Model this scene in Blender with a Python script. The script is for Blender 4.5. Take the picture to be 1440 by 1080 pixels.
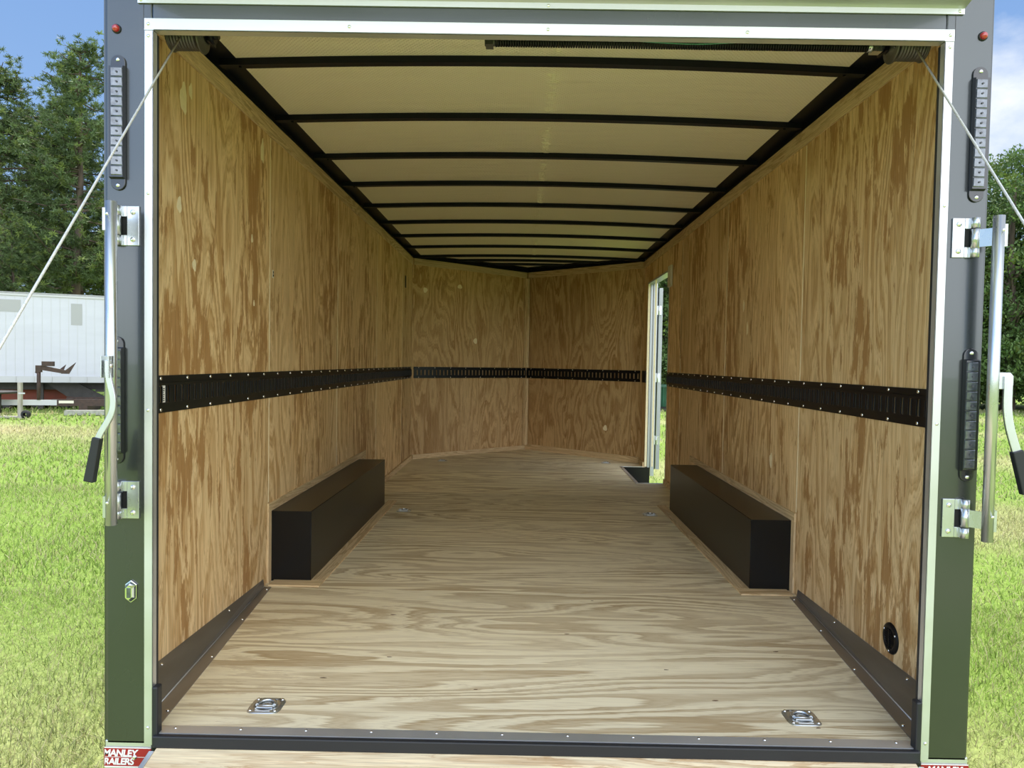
import bpy, math, random
import numpy as np
from mathutils import Vector, Matrix
random.seed(7)
rng = np.random.default_rng(7)
S = bpy.context.scene
COL = S.collection
for o in list(bpy.data.objects):
    bpy.data.objects.remove(o)

# ------------------------------------------------------------------ camera
cam_d = bpy.data.cameras.new('camera')
cam = bpy.data.objects.new('camera', cam_d)
COL.objects.link(cam)
CX, CY, CZ, YAW, PIT, ROL, F, PX, PY = -.05938, -2.21441, 1.14011, -.00657, .03311, .01716, 1050.02, 726.33, 544.85
fw = Vector((math.sin(YAW)*math.cos(PIT), math.cos(YAW)*math.cos(PIT), -math.sin(PIT)))
r0 = Vector((math.cos(YAW), -math.sin(YAW), 0))
u0 = r0.cross(fw)
r2 = math.cos(ROL)*r0 + math.sin(ROL)*u0
u2 = -math.sin(ROL)*r0 + math.cos(ROL)*u0
m = Matrix((r2, u2, -fw)).transposed().to_4x4()
m.translation = (CX, CY, CZ)
cam.matrix_world = m
cam_d.sensor_width = 36
cam_d.lens = F/1440*36
cam_d.shift_x = -(PX-720)/1440
cam_d.shift_y = (PY-540)/1440
cam_d.clip_start = .02
cam_d.clip_end = 500
S.camera = cam

# ------------------------------------------------------------------ colour handling
S.view_settings.view_transform = 'Standard'
S.view_settings.look = 'None'
S.view_settings.gamma = 1
S.view_settings.use_curve_mapping = False
S.view_settings.exposure = 0.40

# ------------------------------------------------------------------ sky
world = bpy.data.worlds.new('sky')
S.world = world
world.use_nodes = True
wn, wl = world.node_tree.nodes, world.node_tree.links
wn.clear()
tc = wn.new('ShaderNodeTexCoord')
sep = wn.new('ShaderNodeSeparateXYZ')
wl.new(tc.outputs['Generated'], sep.inputs[0])
grad = wn.new('ShaderNodeValToRGB')
e = grad.color_ramp.elements
e[0].position = 0.0; e[0].color = (.50, .68, .90, 1)
e[1].position = 1.0; e[1].color = (.13, .28, .62, 1)
x = e.new(.25); x.color = (.30, .50, .86, 1)
x = e.new(.5); x.color = (.21, .39, .78, 1)
wl.new(sep.outputs[2], grad.inputs[0])
mp = wn.new('ShaderNodeMapping')
mp.inputs['Location'].default_value = (1.35, .4, 0)
mp.inputs['Scale'].default_value = (1, 1, 1.7)
wl.new(tc.outputs['Generated'], mp.inputs[0])
nz = wn.new('ShaderNodeTexNoise')
nz.inputs['Scale'].default_value = 2.6
nz.inputs['Detail'].default_value = 9
nz.inputs['Roughness'].default_value = .55
wl.new(mp.outputs[0], nz.inputs[0])
bx_ = wn.new('ShaderNodeMath'); bx_.operation = 'MULTIPLY_ADD'     # more cloud towards +x
bx_.inputs[1].default_value = .16
wl.new(sep.outputs[0], bx_.inputs[0]); wl.new(nz.outputs[0], bx_.inputs[2])
by_ = wn.new('ShaderNodeMath'); by_.operation = 'MULTIPLY_ADD'     # and behind the photographer
by_.inputs[1].default_value = -.14
wl.new(sep.outputs[1], by_.inputs[0]); wl.new(bx_.outputs[0], by_.inputs[2])
cr = wn.new('ShaderNodeValToRGB')
cr.color_ramp.elements[0].position = .44; cr.color_ramp.elements[0].color = (0, 0, 0, 1)
cr.color_ramp.elements[1].position = .60; cr.color_ramp.elements[1].color = (1, 1, 1, 1)
wl.new(by_.outputs[0], cr.inputs[0])
mx = wn.new('ShaderNodeMix'); mx.data_type = 'RGBA'
mx.inputs[7].default_value = (1.05, 1.1, 1.18, 1)
wl.new(cr.outputs[0], mx.inputs[0]); wl.new(grad.outputs[0], mx.inputs[6])
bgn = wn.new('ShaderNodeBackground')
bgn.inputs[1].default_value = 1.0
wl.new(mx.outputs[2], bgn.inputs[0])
lit = wn.new('ShaderNodeMapRange')                                  # sky strength raised behind the camera, added to brighten the trailer inside
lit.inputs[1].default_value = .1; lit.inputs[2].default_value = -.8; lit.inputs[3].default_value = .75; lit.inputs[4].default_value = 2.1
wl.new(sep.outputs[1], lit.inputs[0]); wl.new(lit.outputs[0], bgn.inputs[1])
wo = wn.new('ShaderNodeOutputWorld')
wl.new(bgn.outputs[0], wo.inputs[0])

# ------------------------------------------------------------------ sun
sun_d = bpy.data.lights.new('sun', 'SUN')
sun_d.energy = 4.3
sun_d.angle = .012
sun_d.color = (1, .95, .86)
sun = bpy.data.objects.new('sun', sun_d)
COL.objects.link(sun)
sun.location = (6, 12, 30)
sun.rotation_euler = Vector((-.03, .36, 1)).to_track_quat('Z', 'Y').to_euler()

GZ = -.6            # ground height; the trailer floor is z = 0
W = 1.335           # half the inside width
YC = 6.411          # where the nose begins
YA = 7.652          # tip of the nose
HT = 2.325          # top of the plywood
PNL = 1.39          # one sheet of plywood

# ------------------------------------------------------------------ helpers
def setp(o, label=None, cat=None, group=None, kind=None):
    if label: o['label'] = label
    if cat: o['category'] = cat
    if group: o['group'] = group
    if kind: o['kind'] = kind
    return o

def thing(name, label, cat, loc=(0, 0, 0), group=None, kind=None):
    o = bpy.data.objects.new(name, None)
    COL.objects.link(o)
    o.location = loc
    o.empty_display_size = .1
    return setp(o, label, cat, group, kind)

def copy_tree(o, parent=None):
    c = o.copy()
    COL.objects.link(c)
    c.parent = parent
    for ch in list(o.children):
        copy_tree(ch, c)
    return c

class MB:
    def __init__(self, grain=None):
        self.v = []; self.f = []; self.mi = []; self.sm = []; self.off = []
        self.grain = grain
        self.cur = (0, 0); self.m = 0
    def rnd(self):
        self.cur = (random.uniform(0, 50), random.uniform(0, 50)); return self
    def add(self, vs, fs, smooth=False):
        b = len(self.v)
        self.v += [tuple(p) for p in vs]
        for f in fs:
            self.f.append([b+i for i in f]); self.mi.append(self.m); self.sm.append(smooth); self.off.append(self.cur)
    def hexa(self, p):                     # p[0:4] bottom loop ccw, p[4:8] top loop
        self.add(p, [(3, 2, 1, 0), (4, 5, 6, 7), (0, 1, 5, 4), (1, 2, 6, 5), (2, 3, 7, 6), (3, 0, 4, 7)])
    def box(self, x0, x1, y0, y1, z0, z1):
        x0, x1 = sorted((x0, x1)); y0, y1 = sorted((y0, y1)); z0, z1 = sorted((z0, z1))
        self.hexa([(x0, y0, z0), (x1, y0, z0), (x1, y1, z0), (x0, y1, z0), (x0, y0, z1), (x1, y0, z1), (x1, y1, z1), (x0, y1, z1)])
    def slab(self, a, b, z0, z1, t):       # upright board from a to b (xy); thickness t to the left of a->b
        a = Vector(a); b = Vector(b); d = (b-a).normalized(); n = Vector((-d.y, d.x))*t
        q = [a, b, b+n, a+n]
        if t < 0: q = [a, a+n, b+n, b]
        self.hexa([(p.x, p.y, z0) for p in q] + [(p.x, p.y, z1) for p in q])
    def prism(self, poly, axis, a, b, smooth=False):   # poly of 2-D points extruded along axis
        n = len(poly)
        def P(u, v, w):
            return {'x': (w, u, v), 'y': (u, w, v), 'z': (u, v, w)}[axis]
        vs = [P(u, v, a) for u, v in poly] + [P(u, v, b) for u, v in poly]
        area = sum(poly[i][0]*poly[(i+1) % n][1]-poly[(i+1) % n][0]*poly[i][1] for i in range(n))
        flip = (area < 0) ^ (axis == 'y') ^ (b < a)
        fs = [tuple(range(n))[::-1], tuple(range(n, 2*n))]
        fs += [(i, (i+1) % n, n+(i+1) % n, n+i) for i in range(n)]
        if flip: fs = [f[::-1] for f in fs]
        self.add(vs, fs[:2]); 
        b0 = len(self.v)-2*n
        for f in fs[2:]:
            self.f.append([b0+i for i in f]); self.mi.append(self.m); self.sm.append(smooth); self.off.append(self.cur)
    def tube(self, pts, r, n=12, caps=True, closed=False):
        pts = [Vector(p) for p in pts]
        N = len(pts)
        rs = r if isinstance(r, (list, tuple)) else [r]*N
        t0 = (pts[1]-pts[0]).normalized()
        ref = Vector((0, 0, 1)) if abs(t0.z) < .9 else Vector((1, 0, 0))
        u = t0.cross(ref).normalized()
        vs = []
        for i, p in enumerate(pts):
            if closed: t = (pts[(i+1) % N]-pts[i-1]).normalized()
            else: t = (pts[min(i+1, N-1)]-pts[max(i-1, 0)]).normalized()
            u = (u-t*u.dot(t)).normalized(); w = t.cross(u)
            for k in range(n):
                a = 2*math.pi*k/n
                vs.append(p+(u*math.cos(a)+w*math.sin(a))*rs[i])
        fs = []
        for i in range(N if closed else N-1):
            j = (i+1) % N
            for k in range(n):
                l = (k+1) % n
                fs.append((i*n+k, i*n+l, j*n+l, j*n+k))
        self.add(vs, fs, True)
        if caps and not closed:
            b = len(self.v)-len(vs)
            for f in ([b+k for k in range(n)][::-1], [b+(N-1)*n+k for k in range(n)]):
                self.f.append(f); self.mi.append(self.m); self.sm.append(False); self.off.append(self.cur)
    def cyl(self, c, axis, r, h, n=20, r2=None):      # from c along +axis by h
        a = Vector({'x': (1, 0, 0), 'y': (0, 1, 0), 'z': (0, 0, 1)}[axis]); c = Vector(c)
        self.tube([c, c+a*h], [r, r if r2 is None else r2], n)
    def lathe(self, prof, c, axis, n=24):             # prof: (radius, height)
        c = Vector(c)
        A = {'x': ((0, 1, 0), (0, 0, 1), (1, 0, 0)), 'y': ((0, 0, 1), (1, 0, 0), (0, 1, 0)), 'z': ((1, 0, 0), (0, 1, 0), (0, 0, 1))}[axis]
        U, V, Z = [Vector(q) for q in A]
        vs = []
        for r, h in prof:
            for k in range(n):
                a = 2*math.pi*k/n
                vs.append(c+(U*math.cos(a)+V*math.sin(a))*max(r, 1e-5)+Z*h)
        fs = [(i*n+k, i*n+(k+1) % n, (i+1)*n+(k+1) % n, (i+1)*n+k) for i in range(len(prof)-1) for k in range(n)]
        self.add(vs, fs, True)
    def build(self, name, mats, parent=None, bevel=0, label=None):
        me = bpy.data.meshes.new(name)
        me.from_pydata(self.v, [], self.f)
        mats = mats if isinstance(mats, (list, tuple)) else [mats]
        for mm in mats: me.materials.append(mm)
        me.polygons.foreach_set('material_index', self.mi)
        me.polygons.foreach_set('use_smooth', self.sm)
        if self.grain:
            uv = me.uv_layers.new(name='UVMap')
            g = Vector({'x': (1, 0, 0), 'y': (0, 1, 0), 'z': (0, 0, 1)}[self.grain])
            for p in me.polygons:
                nrm = p.normal
                if abs(nrm.dot(g)) > .8:
                    U = Vector((g.y, g.z, g.x)); V = nrm.cross(U)
                else:
                    U = nrm.cross(g).normalized(); V = g
                ox, oy = self.off[p.index]
                for li in p.loop_indices:
                    q = me.vertices[me.loops[li].vertex_index].co
                    uv.data[li].uv = (q.dot(U)+ox, q.dot(V)+oy)
        me.update()
        o = bpy.data.objects.new(name, me)
        COL.objects.link(o)
        if parent: o.parent = parent
        if bevel:
            b = o.modifiers.new('bevel', 'BEVEL'); b.width = bevel; b.segments = 2; b.limit_method = 'ANGLE'
        if label: o['label'] = label
        return o

def np_mesh(name, verts, k, mat, cols=None, parent=None):
    """verts (n,k,3): n polygons of k own corners."""
    n = verts.shape[0]
    me = bpy.data.meshes.new(name)
    me.vertices.add(n*k); me.vertices.foreach_set('co', verts.astype(np.float32).ravel())
    me.loops.add(n*k); me.loops.foreach_set('vertex_index', np.arange(n*k, dtype=np.int32))
    me.polygons.add(n); me.polygons.foreach_set('loop_start', np.arange(0, n*k, k, dtype=np.int32))
    me.polygons.foreach_set('loop_total', np.full(n, k, dtype=np.int32))
    if cols is not None:
        ca = me.color_attributes.new('tint', 'FLOAT_COLOR', 'POINT')
        c4 = np.ones((n, k, 4), np.float32); c4[:, :, :3] = cols[:, None, :] if cols.ndim == 2 else cols
        ca.data.foreach_set('color', c4.ravel())
    me.materials.append(mat)
    me.update(); me.validate()
    o = bpy.data.objects.new(name, me); COL.objects.link(o)
    if parent: o.parent = parent
    return o

# ------------------------------------------------------------------ materials
def mat(name, col=(.5, .5, .5), rough=.5, metal=0, spec=.5, noise=None, coat=0):
    mt = bpy.data.materials.new(name); mt.use_nodes = True
    nt = mt.node_tree; b = nt.nodes['Principled BSDF']
    b.inputs['Base Color'].default_value = (*col, 1)
    b.inputs['Roughness'].default_value = rough
    b.inputs['Metallic'].default_value = metal
    b.inputs['Specular IOR Level'].default_value = spec
    b.inputs['Coat Weight'].default_value = coat
    if noise:                                        # (scale vec, amount, bump)
        sc, amt, bmp = noise
        t = nt.nodes.new('ShaderNodeTexCoord'); mpn = nt.nodes.new('ShaderNodeMapping')
        mpn.inputs['Scale'].default_value = sc
        nn = nt.nodes.new('ShaderNodeTexNoise'); nn.inputs['Scale'].default_value = 1; nn.inputs['Detail'].default_value = 5
        nt.links.new(t.outputs['Object'], mpn.inputs[0]); nt.links.new(mpn.outputs[0], nn.inputs[0])
        mr = nt.nodes.new('ShaderNodeMapRange')
        mr.inputs[1].default_value = .3; mr.inputs[2].default_value = .7
        mr.inputs[3].default_value = 1-amt; mr.inputs[4].default_value = 1+amt
        nt.links.new(nn.outputs[0], mr.inputs[0])
        mc = nt.nodes.new('ShaderNodeMix'); mc.data_type = 'RGBA'; mc.blend_type = 'MULTIPLY'; mc.inputs[0].default_value = 1
        mc.inputs[6].default_value = (*col, 1)
        nt.links.new(mr.outputs[0], mc.inputs[7]); nt.links.new(mc.outputs[2], b.inputs['Base Color'])
        mr2 = nt.nodes.new('ShaderNodeMapRange'); mr2.inputs[1].default_value = .3; mr2.inputs[2].default_value = .7
        mr2.inputs[3].default_value = rough*.85; mr2.inputs[4].default_value = min(1, rough*1.2)
        nt.links.new(nn.outputs[0], mr2.inputs[0]); nt.links.new(mr2.outputs[0], b.inputs['Roughness'])
        if bmp:
            bp = nt.nodes.new('ShaderNodeBump'); bp.inputs['Strength'].default_value = bmp; bp.inputs['Distance'].default_value = .004
            nt.links.new(nn.outputs[0], bp.inputs['Height']); nt.links.new(bp.outputs[0], b.inputs['Normal'])
    return mt

def wood(name, light, late, stain, stain_lo=.52, rings=9., asp=.1, hs=2.6, stain_amt=1., streak=.25, crisp=1., jag=.055, fine=.5):
    mt = bpy.data.materials.new(name); mt.use_nodes = True
    nt = mt.node_tree; N = nt.nodes; L = nt.links; b = N['Principled BSDF']
    uv = N.new('ShaderNodeUVMap'); uv.uv_map = 'UVMap'
    def noise(sx, sy, detail, rough=.5, dist=0):
        mpn = N.new('ShaderNodeMapping'); mpn.inputs['Scale'].default_value = (sx, sy, 1)
        L.new(uv.outputs[0], mpn.inputs[0])
        n = N.new('ShaderNodeTexNoise'); n.inputs['Scale'].default_value = 1
        n.inputs['Detail'].default_value = detail; n.inputs['Roughness'].default_value = rough; n.inputs['Distortion'].default_value = dist
        L.new(mpn.outputs[0], n.inputs[0]); return n.outputs[0]
    def math_(op, a, c, d=None):
        n = N.new('ShaderNodeMath'); n.operation = op
        for i, q in enumerate((a, c, d)):
            if q is None: continue
            if isinstance(q, (int, float)): n.inputs[i].default_value = q
            else: L.new(q, n.inputs[i])
        return n.outputs[0]
    h = noise(hs, hs*asp, 2, .45, .3)
    h2 = noise(hs*14, hs*14*asp*.35, 2, .5)
    h3 = noise(hs*60, hs*2.2, 2, .6)
    hh = math_('MULTIPLY_ADD', h2, jag, math_('MULTIPLY_ADD', h3, jag*.55, h))
    rg = math_('MULTIPLY', hh, rings*2)
    fr = math_('FRACT', rg, 0)
    rp = N.new('ShaderNodeValToRGB'); el = rp.color_ramp.elements
    el[0].position = 0; el[0].color = (0, 0, 0, 1)
    el[1].position = 1; el[1].color = (0, 0, 0, 1)
    for p, v in (((.30, .08), (.60, .35), (.86, 1.0), (.95, .9)) if not crisp else ((.40, .06), (.50, .80), (.62, .70), (.88, 1.0), (.95, .1))):
        q = el.new(p); q.color = (v, v, v, 1)
    L.new(fr, rp.inputs[0])
    # a second, finer set of growth lines
    fr_b = math_('FRACT', math_('MULTIPLY', hh, rings*7.3), 0)
    rb = N.new('ShaderNodeMapRange'); rb.interpolation_type = 'SMOOTHSTEP'
    rb.inputs[1].default_value = .45; rb.inputs[2].default_value = .95; rb.inputs[3].default_value = 0; rb.inputs[4].default_value = fine
    L.new(fr_b, rb.inputs[0])
    vari = noise(hs*1.6, hs*.25, 2, .5)                          # how strong the grain shows
    vr = N.new('ShaderNodeMapRange'); vr.inputs[1].default_value = .35; vr.inputs[2].default_value = .65
    vr.inputs[3].default_value = .35; vr.inputs[4].default_value = 1.0
    L.new(vari, vr.inputs[0])
    gf0 = math_('MULTIPLY', rp.outputs[0], vr.outputs[0])
    gf = math_('MINIMUM', math_('MULTIPLY_ADD', rb.outputs[0], .6, gf0), 1.0)
    m1 = N.new('ShaderNodeMix'); m1.data_type = 'RGBA'
    m1.inputs[6].default_value = (*light, 1); m1.inputs[7].default_value = (*late, 1)
    L.new(gf, m1.inputs[0])
    # ragged darker patches of heartwood
    st = noise(17, 3.0, 8, .70, .2)
    st2 = noise(2.2, .55, 2, .5)
    sm = math_('MULTIPLY_ADD', st2, .55, st)
    sr = N.new('ShaderNodeMapRange'); sr.interpolation_type = 'SMOOTHSTEP'
    sr.inputs[1].default_value = stain_lo+.28; sr.inputs[2].default_value = stain_lo+.335
    sr.inputs[3].default_value = 0; sr.inputs[4].default_value = stain_amt
    L.new(sm, sr.inputs[0])
    m2 = N.new('ShaderNodeMix'); m2.data_type = 'RGBA'
    m2.inputs[7].default_value = (*stain, 1)
    L.new(sr.outputs[0], m2.inputs[0]); L.new(m1.outputs[2], m2.inputs[6])
    # fine fibres
    fb = noise(240, 3.5, 3, .6)
    fr2 = N.new('ShaderNodeMapRange'); fr2.inputs[1].default_value = .25; fr2.inputs[2].default_value = .75
    fr2.inputs[3].default_value = 1-streak; fr2.inputs[4].default_value = 1+streak
    L.new(fb, fr2.inputs[0])
    tone = noise(.5, .3, 1, .5)
    tr = N.new('ShaderNodeMapRange'); tr.inputs[1].default_value = .3; tr.inputs[2].default_value = .7
    tr.inputs[3].default_value = .86; tr.inputs[4].default_value = 1.12
    L.new(tone, tr.inputs[0])
    tt = math_('MULTIPLY', fr2.outputs[0], tr.outputs[0])
    m3 = N.new('ShaderNodeMix'); m3.data_type = 'RGBA'; m3.blend_type = 'MULTIPLY'; m3.inputs[0].default_value = 1
    L.new(m2.outputs[2], m3.inputs[6]); L.new(tt, m3.inputs[7])
    L.new(m3.outputs[2], b.inputs['Base Color'])
    b.inputs['Roughness'].default_value = .62
    b.inputs['Specular IOR Level'].default_value = .3
    bp = N.new('ShaderNodeBump'); bp.inputs['Strength'].default_value = .25; bp.inputs['Distance'].default_value = .0015
    L.new(fb, bp.inputs['Height']); L.new(bp.outputs[0], b.inputs['Normal'])
    return mt

M = {}
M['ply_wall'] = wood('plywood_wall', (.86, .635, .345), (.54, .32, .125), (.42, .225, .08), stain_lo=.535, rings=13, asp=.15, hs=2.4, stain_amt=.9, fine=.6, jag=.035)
M['ply_nose'] = wood('plywood_nose', (.64, .44, .22), (.38, .215, .078), (.28, .15, .05), stain_lo=.60, rings=9, asp=.24, hs=2.4, stain_amt=.6)  # darker than the side walls: dimness of the far end put into the colour
M['ply_floor'] = wood('plywood_floor', (.86, .76, .52), (.46, .34, .185), (.44, .31, .16), stain_lo=.60, rings=8.5, asp=.16, hs=2.4, stain_amt=.4, streak=.08, jag=.05, fine=.35)
M['ply_ramp'] = wood('plywood_ramp', (.82, .68, .44), (.54, .37, .20), (.48, .28, .12), stain_lo=.55, rings=8, asp=.13, hs=3, stain_amt=.6)
M['lath'] = wood('wood_lath', (.74, .57, .33), (.50, .34, .17), (.44, .28, .12), stain_lo=.62, rings=14, asp=.1, hs=4, stain_amt=.5)
M['filler'] = mat('wood_filler', (.92, .80, .54), .7, noise=((30, 30, 30), .06, 0))
M['body'] = mat('grey_paint', (.088, .096, .098), .24, .8, .6, coat=.35, noise=((2, 2, 1.2), .05, 0))
M['alu'] = mat('aluminium', (.66, .675, .68), .36, .75, noise=((3, 3, 6), .04, 0))
M['alu_dull'] = mat('dull_aluminium', (.30, .29, .275), .42, .8, noise=((12, 2, 12), .18, 0))
M['alu_white'] = mat('white_aluminium', (.50, .53, .56), .35, .6)
M['zinc'] = mat('zinc_steel', (.60, .63, .645), .28, .9, noise=((12, 12, 6), .08, 0))
M['screw'] = mat('bright_screw', (.85, .86, .87), .2, 1)
M['black'] = mat('black_powder_coat', (.007, .007, .008), .33, 0, .25)
M['lip'] = mat('slot_lip_sheen', (.035, .038, .042), .35, .3)  # lighter grey paints the sheen of the slot edges into the colour
M['box'] = mat('black_sheet_steel', (.009, .0088, .0085), .30, 0, .28)
M['rubber'] = mat('black_rubber', (.018, .019, .022), .45, 0, .4)
M['rail'] = mat('roof_tube_paint', (.005, .006, .011), .45, 0, .22)
M['cable'] = mat('wire_cable', (.85, .84, .78), .4, .2, noise=((200, 200, 200), .15, 0))
M['drum'] = mat('cast_grey', (.13, .125, .115), .45, .7, noise=((20, 20, 20), .15, .03))
M['gtwine'] = mat('green_twine', (.10, .32, .24), .6)
M['red'] = mat('red_lens', (.42, .008, .012), .12, 0, .8, coat=1)
M['decal_red'] = mat('red_decal', (.36, .012, .020), .35)
M['decal_white'] = mat('white_print', (.85, .83, .80), .4)
M['lens'] = mat('clear_lamp_lens', (.13, .145, .17), .16, .55, .8, coat=1, noise=((60, 60, 60), .35, .15))
M['led'] = mat('lamp_emitter', (.06, .06, .07), .3)
M['housing'] = mat('lamp_housing', (.018, .019, .022), .18, 0, .6, coat=.5)
M['chrome'] = mat('chrome', (.9, .9, .9), .06, 1)
M['cream'] = mat('cream_plastic', (.72, .68, .56), .4)
M['dark'] = mat('dark_gap', (.01, .01, .01), .8)

# cream quilted ceiling liner
def liner_mat():
    mt = bpy.data.materials.new('quilted_liner'); mt.use_nodes = True
    N, L = mt.node_tree.nodes, mt.node_tree.links; b = N['Principled BSDF']
    b.inputs['Roughness'].default_value = .48
    t = N.new('ShaderNodeTexCoord')
    hs = []
    for ang in (.7, -.7):
        mpn = N.new('ShaderNodeMapping'); mpn.inputs['Rotation'].default_value = (0, 0, ang)
        L.new(t.outputs['Object'], mpn.inputs[0])
        w = N.new('ShaderNodeTexWave'); w.inputs['Scale'].default_value = 22; w.inputs['Distortion'].default_value = .6
        L.new(mpn.outputs[0], w.inputs[0]); hs.append(w.outputs['Fac'])
    a = N.new('ShaderNodeMath'); a.operation = 'MULTIPLY'; L.new(hs[0], a.inputs[0]); L.new(hs[1], a.inputs[1])
    mp2 = N.new('ShaderNodeMapping'); mp2.inputs['Scale'].default_value = (2.2, 9, 1); L.new(t.outputs['Object'], mp2.inputs[0])
    nn = N.new('ShaderNodeTexNoise'); nn.inputs['Scale'].default_value = 1.6; nn.inputs['Detail'].default_value = 4; nn.inputs['Distortion'].default_value = .4
    L.new(mp2.outputs[0], nn.inputs[0])
    c = N.new('ShaderNodeMath'); c.operation = 'MULTIPLY_ADD'; c.inputs[1].default_value = 5.0
    L.new(nn.outputs[0], c.inputs[0]); L.new(a.outputs[0], c.inputs[2])
    bp = N.new('ShaderNodeBump'); bp.inputs['Strength'].default_value = .8; bp.inputs['Distance'].default_value = .003
    L.new(c.outputs[0], bp.inputs['Height']); L.new(bp.outputs[0], b.inputs['Normal'])
    m1 = N.new('ShaderNodeMix'); m1.data_type = 'RGBA'
    m1.inputs[6].default_value = (.93, .87, .68, 1); m1.inputs[7].default_value = (.86, .78, .57, 1)
    L.new(a.outputs[0], m1.inputs[0]); L.new(m1.outputs[2], b.inputs['Base Color'])
    return mt
M['liner'] = liner_mat()

def leaf_mat(name, mult=(1, 1, 1), trans=.35):
    mt = bpy.data.materials.new(name); mt.use_nodes = True
    N, L = mt.node_tree.nodes, mt.node_tree.links; b = N['Principled BSDF']
    at = N.new('ShaderNodeAttribute'); at.attribute_name = 'tint'
    mm = N.new('ShaderNodeMix'); mm.data_type = 'RGBA'; mm.blend_type = 'MULTIPLY'; mm.inputs[0].default_value = 1
    mm.inputs[7].default_value = (*mult, 1); L.new(at.outputs['Color'], mm.inputs[6])
    L.new(mm.outputs[2], b.inputs['Base Color'])
    b.inputs['Roughness'].default_value = .5; b.inputs['Specular IOR Level'].default_value = .35
    tr = N.new('ShaderNodeBsdfTranslucent'); L.new(mm.outputs[2], tr.inputs[0])
    mx = N.new('ShaderNodeMixShader'); mx.inputs[0].default_value = trans
    L.new(b.outputs[0], mx.inputs[1]); L.new(tr.outputs[0], mx.inputs[2])
    L.new(mx.outputs[0], N['Material Output'].inputs[0])
    return mt
M['blade'] = leaf_mat('grass_blades', trans=.4)
M['pine'] = leaf_mat('pine_needles', trans=.25)
M['leaf'] = leaf_mat('tree_leaves', trans=.3)
M['bark'] = mat('bark', (.10, .075, .055), .9, noise=((8, 8, 2), .35, .5))

# ------------------------------------------------------------------ trailer floor
FL = MB('x')
well = (1.08, W, 4.95, 6.09)
def floor_piece(x0, x1, y0, y1, top=0):
    FL.box(x0, x1, y0, y1, -.03, top)
edges = [.035, 1.455] + [1.455+PNL*k for k in range(1, 4)] + [YC]
for i in range(len(edges)-1):
    a, b = edges[i]+.0012, edges[i+1]-.0012
    FL.rnd()
    if i == 0:
        floor_piece(-1.19, 1.19, a, .105); floor_piece(-W, W, .105, b)
    elif b <= well[2] or a >= well[3]:
        floor_piece(-W, W, a, b)
    else:
        floor_piece(-W, well[0], a, b)
        if a < well[2]: floor_piece(well[0], W, a, well[2])
        if b > well[3]: floor_piece(well[0], W, well[3], b)
FL.rnd()
FL.prism([(-W, YC+.001), (W, YC+.001), (0, YA)], 'z', -.03, 0)
floor = FL.build('floor', M['ply_floor'])
setp(floor, 'pale plywood deck with wavy grain running across the trailer', 'floor', kind='structure')
# knots and dark flecks in the floor veneer
fk = MB()
for (x_, y_) in ((.50, .55), (-.55, .62), (.15, .9), (.62, .30), (-.2, .35), (-.62, 1.1), (.98, .75), (.3, 1.35), (.9, .12), (-.75, .42)):
    a = random.uniform(.006, .012)
    pts = [(x_+a*1.3*math.cos(t)*random.uniform(.6, 1.1), y_+a*.4*math.sin(t)*random.uniform(.6, 1.1)) for t in np.linspace(0, 6.28, 9)[:-1]]
    fk.prism(pts, 'z', 0, .0006)
fk.build('knot', mat('dark_knot', (.12, .06, .03), .8), floor)
# subfloor (dark steel) below
sb = MB()
for (x0, x1, y0, y1) in ((-W, well[0]-.01, .105, YC), (well[0]-.01, W, .105, well[2]-.01), (well[0]-.01, W, well[3]+.01, YC)):
    sb.box(x0, x1, y0, y1, -.10, -.031)
sb.build('frame_rails', M['black'], floor)

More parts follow.
